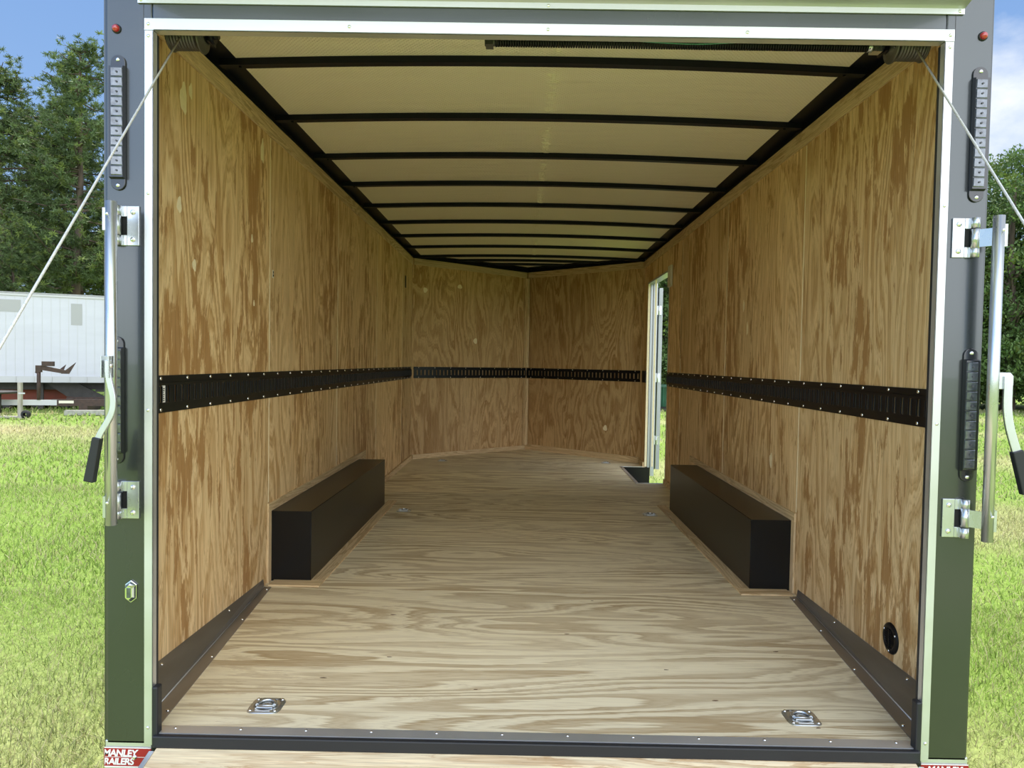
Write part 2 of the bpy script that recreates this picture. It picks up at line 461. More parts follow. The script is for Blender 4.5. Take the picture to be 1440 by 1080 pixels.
# ------------------------------------------------------------------ walls
def side_wall(sx, name, label, seams, hole=None):
    w = MB('z'); ed = [.12]+seams+[YC]
    xi, xo = sx*W, sx*(W+.018)
    for i in range(len(ed)-1):
        a, b = ed[i]+.005, ed[i+1]-.005
        w.rnd()
        if hole and a < hole[1] and b > hole[0]:
            if a < hole[0]: w.box(xi, xo, a, hole[0], 0.0, HT)
            if b > hole[1]: w.box(xi, xo, hole[1], b, 0.0, HT)
            w.box(xi, xo, max(a, hole[0]), min(b, hole[1]), hole[2], HT)
        else:
            w.box(xi, xo, a, b, 0.0, HT)
    w.m = 1                                           # light backing seen in the joints, outer skin beyond
    def back(a, b, z0, z1): w.box(xo, xo+sx*.001, a, b, z0, z1)
    def skin(a, b, z0, z1): w.box(sx*(W+.020), sx*(W+.034 if a < .5 else W+.06), a, b, z0, z1)
    if hole:
        back(.12, hole[0], 0, HT); back(hole[1], YC, 0, HT); back(hole[0], hole[1], hole[2], HT)
        w.m = 2
        skin(.12, .5, -.12, 2.46); skin(.5, hole[0]-.02, -.12, 2.46); skin(hole[1]+.02, YC, -.12, 2.46); skin(hole[0]-.02, hole[1]+.02, hole[2]+.02, 2.46)
    else:
        back(.12, YC, 0, HT); w.m = 2; skin(.12, .5, -.12, 2.46); skin(.5, YC, -.12, 2.46)
    w.m = 1
    for y in seams:                                   # thin pale joint strips
        w.box(xi-sx*.0012, xo, y-.0035, y+.0035, .06 if y > 2 else .41, 2.24)
    # football-shaped repair plugs let into the veneer
    w.m = 3
    plugs = {-1: ((.588, 2.102, .028, .055), (.648, 2.15, .014, .028), (1.433, 2.143, .022, .055), (.556, 1.702, .018, .03), (.683, 1.496, .016, .022), (1.30, 1.70, .012, .02), (1.33, 1.40, .01, .014)),
             1: ((1.934, .623, .02, .04), (2.522, 1.524, .015, .035), (2.435, 1.376, .013, .04))}[int(sx)]
    for (y, z, ry, rz) in plugs:
        pts = []
        for k in range(18):
            t = 2*math.pi*k/18
            rr = 1+.14*math.sin(3*t+y*7)+.08*math.sin(5*t+z*9)
            pts.append((y+ry*rr*math.cos(t), z+rz*rr*math.sin(t)))
        w.prism(pts, 'x', xi, xi-sx*.0008)
    o = w.build(name, [M['ply_wall'], M['filler'], M['body'], M['filler']])
    # UVs of the veneer come from the builder
    setp(o, label, 'wall', kind='structure')
    return o
wl_ = side_wall(-1, 'wall_left', 'left side wall of upright plywood sheets, unbroken from rear to nose', [1.55+PNL*k for k in range(4) if 1.55+PNL*k < YC-.2])
wr_ = side_wall(1, 'wall_right', 'right side wall of upright plywood sheets with the side doorway cut in it', [1.535, 2.925, 4.367, 5.705], hole=(4.95, 6.14, 2.045))
g = MB(); g.box(W-.0012, W-.0002, 4.361, 4.373, 1.2, 1.73); g.build('joint_gap', M['dark'], wr_)

def nose(sx, name, label, seams):
    w = MB('z')
    A = Vector((sx*W, YC)); B = Vector((0, YA)); d = (B-A)
    ts = [0]+seams+[1]
    for i in range(len(ts)-1):
        a, b = A+d*(ts[i]+.0008), A+d*(ts[i+1]-.0008)
        w.rnd(); w.slab(a, b, 0, HT, .018*sx*-1)
    w.m = 1; w.slab(A, B, 0, HT, 0)if False else None
    n = Vector((-d.y, d.x)).normalized()*(-sx)
    w.m = 1; w.slab(A+n*.019, B+n*.019, 0, HT, -sx*.001)
    w.m = 2; w.slab(A+n*.03, B+n*.03, -.12, 2.46, -sx*.03)
    w.m = 3
    for (t, z, ru, rz) in ({-1: ((.10, 1.97, .03, .03), (.38, 2.05, .035, .025), (.52, 1.40, .03, .035)), 1: ((.717-.0, .372, .03, .035),)}[sx]):
        if sx == 1: t = 1-.717
        c = A+d*t; dn = d.normalized(); pts = []
        vs = []
        for off in (.0, .0008):
            for k in range(14):
                q = 2*math.pi*k/14; rr = 1+.12*math.sin(3*q+t*9)
                p = c+dn*(ru*rr*math.cos(q))-n*off
                vs.append((p.x, p.y, z+rz*rr*math.sin(q)))
        fs = [tuple(range(14, 28)), tuple(range(14))[::-1]]+[(k, (k+1) % 14, 14+(k+1) % 14, 14+k) for k in range(14)]
        w.add(vs, fs)
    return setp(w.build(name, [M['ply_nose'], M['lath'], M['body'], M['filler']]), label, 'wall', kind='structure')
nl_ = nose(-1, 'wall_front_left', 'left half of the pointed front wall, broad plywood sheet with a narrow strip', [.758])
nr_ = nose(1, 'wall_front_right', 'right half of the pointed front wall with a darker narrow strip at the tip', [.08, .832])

# ------------------------------------------------------------------ ceiling
ZE, ZCR, XE = 2.36, .026, 1.262
def zc(x): return ZE + ZCR*(1-(x/XE)**2)
cl = MB()
nx = 28; ys = [.05, 1.6, 3.2, 4.8, YC, 6.75, 7.1, 7.45, YA-.02]
rows = []
for y in ys:
    hw = 1.262 if y <= YC else max(.02, 1.262*(YA-y)/(YA-YC))
    rows.append([(-hw+2*hw*i/nx, y, zc(-hw+2*hw*i/nx)) for i in range(nx+1)])
vs = [p for r in rows for p in r]
fs = [(j*(nx+1)+i, (j+1)*(nx+1)+i, (j+1)*(nx+1)+i+1, j*(nx+1)+i+1) for j in range(len(ys)-1) for i in range(nx)]
cl.add(vs, fs, True)
# roof sheet above
cl.m = 1
cl.prism([(-W-.03, .05), (W+.03, .05), (W+.03, YC), (0, YA+.03), (-W-.03, YC)], 'z', 2.47, 2.5)
ceil = cl.build('ceiling', [M['liner'], M['alu_white']])
setp(ceil, 'cream quilted fabric liner stretched over the roof bows', 'ceiling', kind='structure')
# taped centre seam with cross wrinkles
sm = MB(); y = .1
sx0 = .055
random.seed(3)
while y < 7.2:
    L_ = random.uniform(.004, .009)
    if random.random() < .72:
        h = random.uniform(.0012, .0028); xo = random.uniform(-.012, .012); hw = random.uniform(.018, .032)
        z = zc(sx0)
        sm.tube([(sx0+xo-hw, y, z), (sx0+xo-hw*.3, y+random.uniform(-.004, .004), z-h*.5), (sx0+xo+hw*.4, y+random.uniform(-.004, .004), z-h*.5), (sx0+xo+hw, y, z)], [.0006, h, h, .0006], 6)
    y += L_*random.uniform(1.2, 4)
sm.build('seam', M['liner'], ceil)

# black roof rails along both sides and round the nose
def rail(name, label, a, b, inn, sgn):
    r = MB()
    a = Vector(a); b = Vector(b); d = (b-a).normalized(); n = Vector((-d.y, d.x))*inn
    q0 = a-n.normalized()*.019; q1 = b-n.normalized()*.019
    p = [q0, q1, b+n, a+n]
    if sgn < 0: p = p[::-1]
    r.hexa([(v.x, v.y, ZE) for v in p]+[(v.x, v.y, ZE+.06) for v in p])
    n1 = n.normalized()
    p = [a-n1*.018, b-n1*.018, b-n1*.004, a-n1*.004]
    if sgn < 0: p = p[::-1]
    r.hexa([(v.x, v.y, HT+.001) for v in p]+[(v.x, v.y, ZE) for v in p])
    o = r.build(name, M['rail'])
    return setp(o, label, 'roof rail', 'black roof rails')
rail('roof_rail', 'black steel roof rail along the top of the left wall', (-W, .1), (-W, YC), -.09, -1)
rail('roof_rail', 'black steel roof rail along the top of the right wall', (W, .1), (W, YC), .09, 1)
rail('roof_rail', 'black steel roof rail over the left half of the pointed nose', (-W, YC), (0, YA), -.06, -1)
rail('roof_rail', 'black steel roof rail over the right half of the pointed nose', (W, YC), (0, YA), .06, 1)
# roof bows
BY = [.86+.695*i for i in range(9)]
ordn = ['nearest the rear opening', 'second from the rear opening', 'third from the rear opening', 'fourth from the rear opening', 'fifth from the rear opening',
        'sixth from the rear opening', 'seventh from the rear opening', 'eighth from the rear opening', 'over the corners where the nose begins', 'just inside the nose', 'closest to the tip of the nose']
for i, y in enumerate(BY+[6.80, 7.15]):
    b = MB(); n = 20
    full = y <= YC+.05
    hw = W-.02 if full else (W*(YA-y)/(YA-YC)-.05)
    vs = []
    for k in range(n+1):
        x = -hw+2*hw*k/n
        zt = zc(x) if abs(x) < XE else ZE
        zb = zt-.028 - (0.0 if abs(x) < XE else .0)
        for (dy, z) in ((0, zb), (.042, zb), (.042, zt-.0005), (0, zt-.0005)):
            vs.append((x, y+dy, z))
    fs = []
    for k in range(n):
        for q in range(4):
            r_ = (q+1) % 4
            fs.append((k*4+q, k*4+r_, k*4+4+r_, k*4+4+q))
    fs += [(3, 2, 1, 0), (n*4, n*4+1, n*4+2, n*4+3)]
    b.add(vs, [f[::-1] for f in fs])
    bo = b.build('roof_bow', M['rail'])
    setp(bo, 'black arched roof bow, '+ordn[i], 'roof bow', 'roof bows across the ceiling')
    if i < 4:
        for s in (-1, 1):
            g = MB(); g.cyl((s*1.235, y+.02, ZE-.028-.004), 'z', .006, .005, 8); g.build('bolt', M['rail'], bo)

# ------------------------------------------------------------------ wooden laths
def lath(name, label, boxes, grain):
    mb = MB(grain)
    for bx in boxes:
        mb.rnd()
        if isinstance(bx[0], tuple): mb.slab(*bx)
        else: mb.box(*bx)
    return setp(mb.build(name, M['lath']), label, 'trim', kind='structure')
e_ = .0004
lath('trim_top_left', 'flat plywood strip along the top edge of the left wall', [(-W+e_, -W+.009, .12, 3.1, 2.245, HT-.001), (-W+e_, -W+.009, 3.103, YC-.02, 2.245, HT-.001)], 'y')
lath('trim_top_right', 'flat plywood strip along the top edge of the right wall', [(W-e_, W-.009, .12, 2.7, 2.245, HT-.001), (W-e_, W-.009, 2.703, YC-.02, 2.245, HT-.001)], 'y')
def nose_strip(sx, z0, z1, t, c0=0.02):
    A = Vector((sx*W, YC)); B = Vector((0, YA)); d = (B-A).normalized(); n = Vector((-d.y, d.x))*(sx)
    return (tuple(A+d*c0+n*e_), tuple(B-d*.02+n*e_), z0, z1, t*sx)
lath('trim_top_front_left', 'flat plywood strip along the top of the left nose wall', [nose_strip(-1, 2.25, HT-.001, .009)], 'x')
lath('trim_top_front_right', 'flat plywood strip along the top of the right nose wall', [nose_strip(1, 2.25, HT-.001, .009)], 'x')
lath('baseboard_left', 'low wooden strip at the foot of the left wall ahead of the wheel box', [(-W+e_, -W+.02, 3.90, YC-.03, e_, .05)], 'y')
lath('baseboard_right', 'low wooden strip at the foot of the right wall beside the doorway', [(W-e_, W-.02, 3.90, 4.93, e_, .05), (W-e_, W-.02, 6.15, YC-.02, e_, .05)], 'y')
lath('baseboard_front_left', 'low wooden strip at the foot of the left nose wall', [nose_strip(-1, e_, .05, .02)], 'x')
lath('baseboard_front_right', 'low wooden strip at the foot of the right nose wall', [nose_strip(1, e_, .07, .02)], 'x')
# corner battens
tp = MB(); tp.box(-.16, .16, YA+.02, YA+.10, -.12, 2.5); tp.build('nose_cap', M['body'], nl_)
cb = MB('z'); cb.rnd(); q_ = [(-.034, YA-.045), (0, YA-.066), (.03, YA-.045), (0, YA-.01)]
cb.prism(q_, 'z', .06, .935); cb.rnd(); cb.prism(q_, 'z', 1.08, 2.24)
setp(cb.build('trim_corner_tip', M['lath']), 'upright wooden batten in the very tip of the nose', 'trim', kind='structure')

# wooden surrounds of the wheel boxes
for s, nm, lb in ((-1, 'trim_wheel_box_left', 'plywood strips framing the left wheel box on floor and wall'), (1, 'trim_wheel_box_right', 'plywood strips framing the right wheel box on floor and wall')):
    xi = s*W
    mb = MB('y'); mb.rnd()
    mb.box(s*1.123, s*1.055, 1.575, 3.80, e_, .008)
    mb.rnd(); mb.box(xi-s*e_, xi-s*.010, 1.53, 3.88, .3625, .405)
    mb.rnd(); mb.box(xi-s*e_, xi-s*.010, 3.64, 3.88, e_, .3625)
    o = mb.build(nm, M['lath']); setp(o, lb, 'trim', kind='structure')
    mb = MB('x'); mb.rnd(); mb.box(s*1.31, s*1.055, 1.482, 1.571, e_, .008); mb.build('front_strip', M['lath'], o)
    mb = MB('z'); mb.rnd(); mb.box(xi-s*e_, xi-s*.010, 1.53, 1.571, .0, .3625); mb.build('upright_strip', M['lath'], o)

# ------------------------------------------------------------------ wheel boxes
for s, lb in ((-1, 'long black steel wheel box against the left wall'), (1, 'long black steel wheel box against the right wall')):
    b = MB(); x0, x1 = s*(W-.001), s*1.1225
    b.box(x0, x1, 1.5725, 3.6345, .0005, .3615)
    o = b.build('wheel_box', M['box'], bevel=.0035)
    setp(o, lb, 'wheel box', 'wheel boxes')
    g = MB()                                           # welded corner bead
    g.tube([(s*1.124, 1.574, .004), (s*1.124, 1.574, .358)], .0025, 6)
    g.tube([(s*1.125, 3.63, .360), (s*1.125, 1.576, .360)], .0018, 6)
    g.build('weld_bead', M['black'], o)

# ------------------------------------------------------------------ e-tracks
scr = MB(); scr.lathe([(.0, .004), (.004, .0036), (.0062, .002), (.0068, 0)], (0, 0, 0), 'z', 10)
scr_me = scr.build('screw', M['screw']); scr_mesh = scr_me.data; bpy.data.objects.remove(scr_me)
def screw(parent, loc, nrm, scale=1, mesh=None, name='screw'):
    o = bpy.data.objects.new(name, mesh or scr_mesh); COL.objects.link(o); o.parent = parent
    o.location = loc; o.rotation_euler = Vector(nrm).to_track_quat('Z', 'Y').to_euler(); o.scale = (scale,)*3
    return o
def etrack(label, a, b, ninw, slot0=.05, pitch=.055, cut=None):
    """a->b is the line on the wall (xy), ninw the inward normal."""
    a = Vector(a); b = Vector(b); d = (b-a).normalized(); n = Vector(ninw).normalized(); L_ = (b-a).length
    z0, z1 = .941, 1.0735
    root = thing('e_track', label, 'cargo track', (a.x, a.y, z0), 'black slotted cargo tracks round the walls')
    mb = MB()
    def bx(s0, s1, t0, t1, za, zb):
        P = lambda s, t: a+d*s+n*t-a
        q = [P(s0, t0), P(s1, t0), P(s1, t1), P(s0, t1)]
        if d.cross(n) < 0: q = q[::-1]
        mb.hexa([(v.x, v.y, za-z0) for v in q]+[(v.x, v.y, zb-z0) for v in q])
    t = .0005
    bx(0, L_, t, .003, z0, z0+.026)                    # flanges
    bx(0, L_, t, .003, z1-.026, z1)
    bx(0, L_, t, .010, z0+.026, z0+.0295); bx(0, L_, t, .010, z1-.0295, z1-.026)
    bx(0, L_, .0075, .010, z0+.0295, z0+.036); bx(0, L_, .0075, .010, z1-.036, z1-.0295)
    s = 0.0; k = 0
    sw = .017
    while s < L_:
        e2 = min(L_, s+pitch-sw)
        bx(s, e2, .0075, .010, z0+.036, z1-.036)
        if e2 < L_-.02:
            mb.m = 1; bx(e2-.002, e2, .010, .012, z0+.038, z1-.038)      # raised lips either side of a slot
            bx(e2+sw, e2+sw+.002, .010, .012, z0+.038, z1-.038); mb.m = 0
        s += pitch
    mb.build('slotted_rail', [M['black'], M['lip']], root)
    m_ = int(L_/.205)
    for i in range(m_):
        s = .07+i*(L_-.14)/max(1, m_-1)
        for z in (z0+.011, z1-.011):
            p = d*s+n*.003
            screw(root, (p.x, p.y, z-z0), (n.x, n.y, 0), 1.05)
    return root
tl_ = etrack('black slotted cargo track along the left wall', (-W, .13), (-W, YC-.03), (1, 0))
nd = Vector((W, YA-YC)).normalized()
etrack('black slotted cargo track along the left half of the nose', tuple(Vector((-W, YC))+nd*.03), tuple(Vector((0, YA))-nd*.016), (nd.y, -nd.x))
nd2 = Vector((-W, YA-YC)).normalized()
etrack('black slotted cargo track along the right half of the nose', tuple(Vector((0, YA))-nd2*.016), tuple(Vector((W, YC))+nd2*.03), (-nd2.y, nd2.x*1.0))
etrack('black slotted cargo track along the right wall up to the doorway', (W, .13), (W, 4.94), (-1, 0))
g = MB(); g.box(W-.0005, W-.01, 6.15, YC-.01, .941, 1.0735)
setp(g.build('e_track', M['black']), 'short end of black cargo track between doorway and nose', 'cargo track', 'black slotted cargo tracks round the walls')
# white sticker at the near end of the left track
g = MB(); g.box(.0102, .0106, .275, .298, .037, .097)
st_ = g.build('sticker', M['decal_white'], tl_, label='small white sticker with black print')
g = MB()
for k in range(7):
    g.box(.0106, .0108, .281, .290+random.uniform(-.004, .004), .042+k*.007, .0455+k*.007)
g.build('print', M['dark'], st_)

# ------------------------------------------------------------------ side doorway, step well
dj = MB()
y0, y1, zt = 4.95, 6.14, 2.045
dj.box(W+.030, W+.085, y1-.006, y1+.012, -.02, zt)      # far jamb
dj.m = 1; dj.box(W-.0005, W+.024, y1-.006, y1+.012, -.0, zt); dj.m = 2; dj.box(W+.0242, W+.0298, y1-.004, y1+.012, -.02, zt); dj.m = 0
dj.box(W-.002, W+.085, y0-.012, y0+.006, -.02, zt)
dj.box(W-.002, W+.085, y0, y1, zt-.006, zt+.012)
dj.box(W+.06, W+.10, y1-.03, y1-.006, -.1, zt)          # outer flange of the frame
dj.box(W+.06, W+.10, y0+.006, y0+.03, -.1, zt)
door = dj.build('door_1', [M['alu_white'], M['filler'], M['rubber']])
setp(door, 'narrow white-framed side doorway near the nose, standing open', 'door', kind='structure')
leaf = MB(); a = Vector((W+.128, y1+.02)); b = Vector((W+.25, y1+.9))
leaf.slab(a, b, -.03, 2.0, -.04)
lf = leaf.build('door_leaf', M['alu_white'], door)
g = MB(); g.slab(a+Vector((-.012, -.004)), a+Vector((.0, .03)), -.03, 2.0, .01); g.build('door_edge_gasket', M['rubber'], lf)
for z in (.3, 1.0, 1.75):
    g = MB(); g.box(W+.10, W+.15, y1-.012, y1+.008, z-.05, z+.05); g.cyl((W+.12, y1-.014, z-.05), 'z', .008, .1, 10); g.build('hinge', M['zinc'], door)
ws = MB()
wx0, wx1, wy0, wy1 = well
ws.box(wx0, wx0+.004, wy0, wy1, -.22, -.002); ws.box(wx0, W+.05, wy0, wy0+.004, -.22, -.002); ws.box(wx0, W+.05, wy1-.004, wy1, -.22, -.002)
ws.box(wx0, W+.05, wy0, wy1, -.23, -.22)
swl = ws.build('step_well', M['box']); setp(swl, 'sunken black step well in the floor at the side doorway', 'step well')
g = MB()
g.box(wx0-.025, wx0+.004, wy0-.02, wy1+.02, .0003, .005); g.box(wx0, W-.02, wy0-.02, wy0+.004, .0003, .005); g.box(wx0, W-.022, wy1-.004, wy1+.02, .0003, .005)
g.build('edging', M['alu'], swl, label='bright metal edging')
sw = MB(); sw.box(W-.0005, W-.022, 4.79, 4.93, 1.88, 2.08)
swo = sw.build('light_switch', M['cream'], bevel=.004); setp(swo, 'cream plastic switch box on the right wall beside the doorway top', 'switch')
g = MB(); g.box(W-.022, W-.026, 4.83, 4.89, 1.93, 2.03); g.build('rocker', M['cream'], swo)
g = MB(); g.box(-W+.0005, -W+.008, 5.86, 5.91, 1.93, 2.06)
setp(g.build('cable_cover', M['black'], bevel=.003), 'small upright black cover high on the left wall near the nose', 'cover')
g = MB(); g.box(-W+.0005, -W+.003, 1.585, 1.605, 1.55, 1.59)
tg = g.build('inspection_tag', M['cream']); setp(tg, 'tiny pale printed tag on the left wall beside the first panel joint', 'tag')
g = MB(); g.box(-W+.003, -W+.0033, 1.588, 1.602, 1.557, 1.568); g.box(-W+.003, -W+.0033, 1.590, 1.600, 1.572, 1.584); g.build('print', M['dark'], tg)

# ------------------------------------------------------------------ round vent
v = thing('round_vent', 'round black louvred vent low on the right wall near the rear opening', 'vent', (W, .548, .137))
g = MB(); g.lathe([(.036, -.001), (.037, -.008), (.046, -.008), (.0565, -.004), (.058, 0), (.0565, -.0001)], (0, 0, 0), 'x', 40); g.build('rim', M['black'], v)
g = MB(); g.lathe([(.0, -.0008), (.037, -.0008)], (0, 0, 0), 'x', 32); g.build('backing', M['dark'], v)
g = MB()
for k in range(9):
    z = -.032+.008*k; hw = math.sqrt(max(0, .037**2-z*z))
    g.hexa([(-.002, -hw, z), (-.002, hw, z), (-.0075, hw, z-.004), (-.0075, -hw, z-.004), (-.002, -hw, z+.0012), (-.002, hw, z+.0012), (-.0075, hw, z-.0028), (-.0075, -hw, z-.0028)][:8])
g.box(-.009, -.003, -.0015, .0015, -.036, .036)
g.build('louvres', M['black'], v)
for a in (.55, 2.65, 4.75):
    screw(v, (-.0075, .047*math.cos(a), .047*math.sin(a)), (-1, 0, 0), .75)

# ------------------------------------------------------------------ angled kick plates behind the rear posts
def kick(sx, label):
    root = thing('kick_plate', label, 'kick plate', (0, 0, 0), 'kick plates')
    lip = [(1.288, 1.462), (1.158, .045)]; cre = [(1.325, 1.468), (1.215, .045)]
    g = MB()
    q = [lip[0], cre[0], cre[1], lip[1]]; q = [(sx*a, b) for a, b in q]
    g.prism(q, 'z', .0004, .003)
    lipo = g.build('floor_lip', M['alu_dull'], root, label='bare metal lip flat on the floor')
    g = MB()
    A0, A1 = (sx*cre[0][0], cre[0][1], .003), (sx*cre[1][0], cre[1][1], .003)
    B0, B1 = (sx*(W-.001), 1.478, .036), (sx*(W-.001), .12, .062)
    C1 = (sx*(W-.03), .045, .062)
    th = (sx*.002, 0, -.001)
    top = [A0, A1, C1, B1, B0]
    bot = [(p[0]+sx*.0008, p[1], p[2]-.0015) for p in top]
    fs = [tuple(range(5)), tuple(range(5, 10))[::-1]]+[(i, 5+i, 5+(i+1) % 5, (i+1) % 5) for i in range(5)]
    if sx > 0: fs = [f[::-1] for f in fs]
    g.add(top+bot, fs)
    pl = g.build('sloped_plate', M['alu_dull'], root)
    g = MB(); g.tube([(A0[0], A0[1], .004), (A1[0], A1[1], .004)], .0022, 6); g.build('bend', M['alu'], pl)
    for t in (.03, .33, .62, .93):
        x = lip[0][0]+(lip[1][0]-lip[0][0])*t+.012; y = lip[0][1]+(lip[1][1]-lip[0][1])*t
        screw(root, (sx*x, y, .003), (0, 0, 1), 1.0)
    for t in (.35, .8):
        y = 1.478+(.12-1.478)*t; z = .036+(.062-.036)*t-.006
        screw(root, (sx*(W-.018), y, z-.001), (-sx, 0, 1.5), .9)
kick(-1, 'dull sloped metal kick plate along the foot of the left wall at the rear')
kick(1, 'dull sloped metal kick plate along the foot of the right wall at the rear')

# ------------------------------------------------------------------ floor tie-downs
def tie_down(label):
    r = thing('tie_down', label, 'tie-down ring', (0, 0, 0), 'recessed floor tie-down rings')
    g = MB(); n = 32; s = .054
    def sq(k, h, rad):
        a = 2*math.pi*k/n; c, d = math.cos(a), math.sin(a); p = 5
        q = (abs(c)**p+abs(d)**p)**(-1/p)
        return (h*q*c, h*q*d)
    outer = [sq(k, s, 0) for k in range(n)]; in1 = [sq(k, s-.003, 0) for k in range(n)]
    ring1 = [(.038*math.cos(2*math.pi*k/n), .038*math.sin(2*math.pi*k/n)) for k in range(n)]
    ring2 = [(a*.88, b*.88) for a, b in ring1]; ring3 = [(a*.5, b*.5) for a, b in ring1]
    lev = [(outer, .0003), (in1, .004), (ring1, .0045), (ring2, .0018), (ring3, .0009)]
    vs = [(a, b, z) for pts, z in lev for a, b in pts]+[(0, 0, .0009)]
    fs = [(j*n+k, j*n+(k+1) % n, (j+1)*n+(k+1) % n, (j+1)*n+k) for j in range(4) for k in range(n)]+[(4*n+k, 4*n+(k+1) % n, 5*n) for k in range(n)]
    g.add(vs, fs, True)
    for sy in (-1, 1):
        g.box(-.024, .024, sy*.042-.002, sy*.042+.002, .004, .0058)
    g.build('dish', M['zinc'], r)
    g = MB()
    pts = [(.029*math.cos(a), .029*math.sin(a)-.001, .0085) for a in np.linspace(-.35, math.pi+.35, 20)]
    g.tube(pts, .0052, 10); g.tube([(-.028, -.012, .007), (.028, -.012, .007)], .004, 8); g.lathe([(.016, .001), (.018, .005), (.014, .0055), (.006, .002), (0, .002)], (0, .004, 0), 'z', 20); g.build('ring', M['zinc'], r)
    g = MB(); g.box(-.026, .026, -.024, -.014, .004, .0085); g.build('strap', M['zinc'], r)
    for a, b in ((-1, -1), (1, -1), (1, 1), (-1, 1)):
        screw(r, (a*.040, b*.040, .0045), (0, 0, 1), .85)
    return r
td = tie_down('')
spots = [(-.877, .194, 'steel tie-down ring set in the floor at the left, close to the sill'), (.87, .185, 'steel tie-down ring set in the floor at the right, close to the sill'),
         (-.938, 3.432, 'steel tie-down ring in the floor beside the far end of the left wheel box'), (.936, 3.443, 'steel tie-down ring in the floor beside the far end of the right wheel box'),
         (-.953, 6.321, 'steel tie-down ring in the floor at the foot of the left nose wall'), (.932, 6.392, 'steel tie-down ring in the floor at the foot of the right nose wall')]
for i, (x, y, lb) in enumerate(spots):
    o = td if i == 0 else copy_tree(td)
    o.location = (x, y, 0); o['label'] = lb

# ------------------------------------------------------------------ rear frame
PO, PI_ = 1.296, 1.156
g = MB()
for s in (-1, 1):
    g.prism([(s*PO, 0), (s*(PI_+.004), 0), (s*(PI_+.004), .022), (s*1.20, .022), (s*1.20, .10), (s*PO, .10)], 'z', -.033, 2.66)
    g.box(s*1.27, s*1.355, .1005, .119, -.12, 2.46)
g.box(-PI_-.004, PI_+.004, 0, .028, 2.095, 2.66)
rf = g.build('wall_rear', M['body'], bevel=.004)
setp(rf, 'glossy dark grey rear frame, two posts and a header round the opening', 'rear frame', kind='structure')
g = MB()                                              # roof cap seam lines of the header
g.box(-1.186, -1.184, -.0006, .001, 2.1, 2.66); g.box(1.184, 1.186, -.0006, .001, 2.1, 2.66)
g.build('joint', M['led'], rf)
# aluminium trim round the opening
t = MB()
for s in (-1, 1):
    t.box(s*1.1805, s*1.1545, -.004, -.0005, -.033, 2.094)
    t.box(s*1.1575, s*1.1545, -.004, .020, -.033, 2.094)
t.box(-1.1815, 1.1815, -.0045, -.0005, 2.0945, 2.129)
t.box(-1.1545, 1.1545, -.0045, .030, 2.0945, 2.0975)
tr_ = t.build('trim_1', M['alu'], bevel=.0008)
setp(tr_, 'bright aluminium trim round the three sides of the rear opening', 'trim', kind='structure')
for s in (-1, 1):
    for z in (2.078, 1.62, .98, .02):
        screw(tr_, (s*1.169, -.004, z), (0, -1, 0), .75)
for x in (-1.169, -.58, 0, .58, 1.169):
    screw(tr_, (x, -.0045, 2.112), (0, -1, 0), .75)
# gasket seen at the inner edge
g = MB()
for s in (-1, 1):
    g.box(s*1.1575, s*1.1535, .0205, .030, .0, 2.09)
setp(g.build('trim_2', M['rubber']), 'thin black gasket just inside the aluminium trim', 'gasket', kind='structure')

# canopy over the header
c = thing('rear_canopy', 'aluminium canopy ledge fixed above the rear opening', 'canopy', (0, 0, 2.172))
g = MB(); g.box(-1.2, 1.207, -.006, -.0006, 0, .016); g.build('flange', M['alu'], c)
g = MB(); g.hexa([(-1.2, -.32, .10), (1.207, -.32, .10), (1.207, -.006, .016), (-1.2, -.006, .016), (-1.2, -.32, .118), (1.207, -.32, .118), (1.207, -.0006, .12), (-1.2, -.0006, .12)])
g.build('soffit', M['alu'], c)
for x in (-1.19, 0, 1.193):
    screw(c, (x, -.006, .008), (0, -1, 0), .75)

# sill
s_ = thing('rear_sill', 'aluminium strip and black rubber edge across the front of the floor', 'sill', (0, 0, 0))
g = MB(); g.box(-1.148, 1.148, -.002, .045, .0005, .0045); sp = g.build('edge_strip', M['alu'], s_)
g = MB(); g.box(-1.148, 1.148, -.022, -.0025, -.034, .003); g.box(-1.148, 1.148, -.0025, .034, -.034, -.001); g.build('rubber_seal', M['rubber'], s_, bevel=.004)
for i in range(12):
    screw(s_, (-1.1+i*.2, .03, .0045), (0, 0, 1), .7)
# corner seals
for s, lb in ((-1, 'short black rubber seal standing in the left bottom corner of the opening'), (1, 'short black rubber seal standing in the right bottom corner of the opening')):
    g = MB(); g.box(s*1.1540, s*1.136, -.012, .020, -.033, .148)
    setp(g.build('corner_seal', M['rubber'], bevel=.005), lb, 'seal', 'rubber corner seals')

# ------------------------------------------------------------------ bumper blocks with decals
def clip_wrap_text(txt, size, x, z, xmin, y=-.0035, shear=.15):
    cu = bpy.data.curves.new('t', 'FONT'); cu.body = txt; cu.size = size; cu.extrude = .0004; cu.shear = shear; cu.offset = size*.035
    cu.space_character = .92
    to = bpy.data.objects.new('t', cu); COL.objects.link(to)
    dg = bpy.context.evaluated_depsgraph_get()
    me = bpy.data.meshes.new_from_object(to.evaluated_get(dg))
    bpy.data.objects.remove(to)
    import bmesh
    bm = bmesh.new(); bm.from_mesh(me)
    for v_ in bm.verts:
        X, Y, Z = v_.co
        v_.co = (x+X, y-Z, z+Y)
    bmesh.ops.bisect_plane(bm, geom=bm.verts[:]+bm.edges[:]+bm.faces[:], plane_co=(xmin, 0, 0), plane_no=(1, 0, 0))
    for v_ in bm.verts:
        if v_.co.x < xmin-1e-6:
            d_ = xmin-v_.co.x
            v_.co = (xmin-.0005-(y-v_.co.y)-.0005, y+d_, v_.co.z)
    bm.to_mesh(me); bm.free()
    return me
